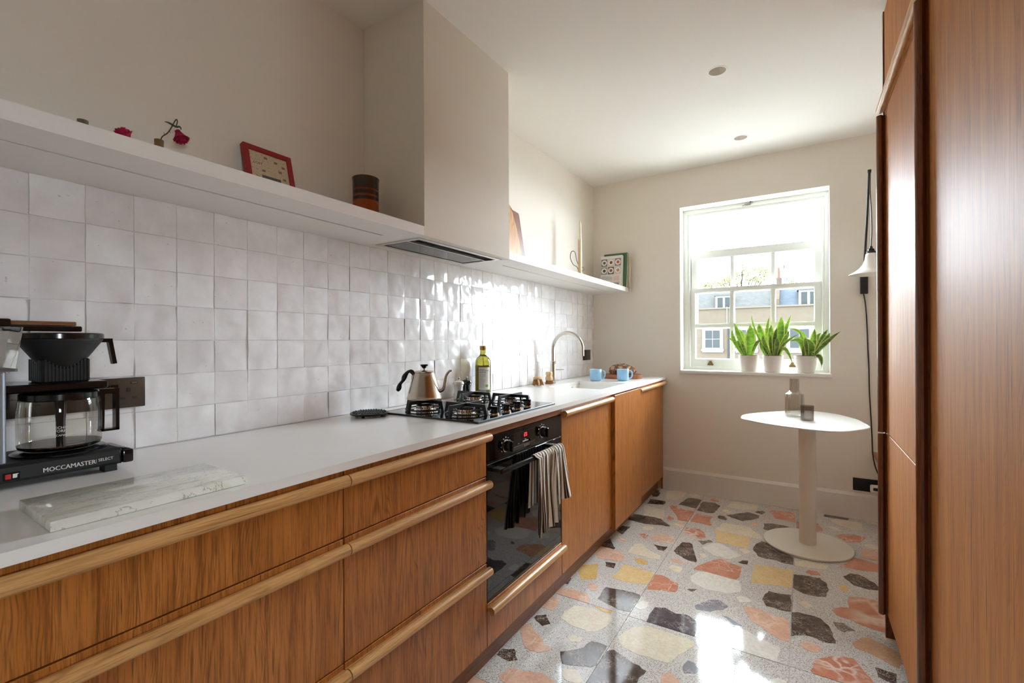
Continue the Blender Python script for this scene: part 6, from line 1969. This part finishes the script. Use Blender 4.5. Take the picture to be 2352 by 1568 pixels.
b = ribbed([(0.028, 0.001), (0.0315, 0.004), (0.0325, 0.082), (0.0325, 0.084)], (wx, wy, TBZ), 56, 0.014); part('body', b, SMK2, t, 25)
b = ribbed([(0.026, 0.008), (0.0293, 0.011), (0.0303, 0.083)], (wx, wy, TBZ), 56, 0.014); part('inner_wall', b, SMK, t, 25)
b = B(); b.lathe([(0.0325, 0.083), (0.0328, 0.0850), (0.0303, 0.0850), (0.0302, 0.083)], (wx, wy, TBZ), 48, False, False); part('rim', b, SMK2, t)

# ------------------------------------------------------------------ wall lamp
BKM = plain('lamp_black', S(38, 37, 38), 0.4, 0.2)
t = thing('wall_lamp', (1.872, YF, 1.53), 'black armed wall lamp with a hanging white bell shade beside the tall cabinet', 'wall lamp')
part('mount', B().rbox(1.852, YF - 0.030, 1.471, 1.893, YF, 1.640, 0.002, 1), BKM, t)
LTY = 3.620
tip = Vector((1.888, LTY, 2.216))
b = B(); b.tube([(1.873, YF - 0.018, 1.60), tip + Vector((0, 0, 0.0))], 0.0068, 12); arm = part('arm', b, BKM, t)
b = B(); b.lathe([(0.009, -0.012), (0.010, 0.006), (0, 0.008)], tuple(tip), 14, True, False); part('tip_ferrule', b, BKM, arm)
sx_, sy_ = 1.893, LTY - 0.004
b = B(); b.tube(catmull([tip + Vector((0.003, -0.004, 0)), (sx_ - 0.003, sy_, 2.10), (sx_ + 0.002, sy_, 1.98), (sx_ + 0.004, sy_, 1.85), (sx_, sy_, 1.735)], 6), 0.0030, 8); part('cord', b, BKM, t)
b = B(); b.lathe([(0.0215, 1.705), (0.0235, 1.708), (0.0235, 1.716), (0.018, 1.720), (0.016, 1.732), (0.009, 1.736), (0.008, 1.748), (0.004, 1.750)], (sx_, sy_, 0), 24); part('lamp_holder', b, BKM, t)
b = B()
shp = [(0.0225, 1.706), (0.0275, 1.700), (0.029, 1.690), (0.033, 1.665), (0.042, 1.640), (0.060, 1.615), (0.085, 1.595), (0.112, 1.579), (0.1135, 1.576), (0.112, 1.575)]
shp += [(r - 0.003, z - 0.002) for r, z in reversed(shp[1:8])]
b.lathe(shp, (sx_, sy_, 0), 48, False, False); part('shade', b, plain('shade_porcelain', S(244, 242, 236), 0.25), t, 60)
b = B(); b.lathe([(0.012, 1.66), (0.024, 1.635), (0.026, 1.615), (0.018, 1.60), (0, 1.597)], (sx_, sy_, 0), 20, True, False); part('bulb', b, plain('bulb_opal', S(236, 232, 222), 0.3), t)
b = B(); b.tube(catmull([(1.870, YF - 0.012, 1.475), (1.881, YF - 0.006, 1.40), (1.889, YF - 0.006, 1.25), (1.892, YF - 0.006, 1.12), (1.897, YF - 0.006, 0.98), (1.899, YF - 0.006, 0.835), (1.906, YF - 0.006, 0.68), (1.911, YF - 0.006, 0.55), (1.914, YF - 0.010, 0.44), (1.925, YF - 0.022, 0.36), (1.945, YF - 0.030, 0.29), (1.945, YF - 0.036, 0.225)], 6), 0.0033, 8)
part('mains_cord', b, BKM, t)
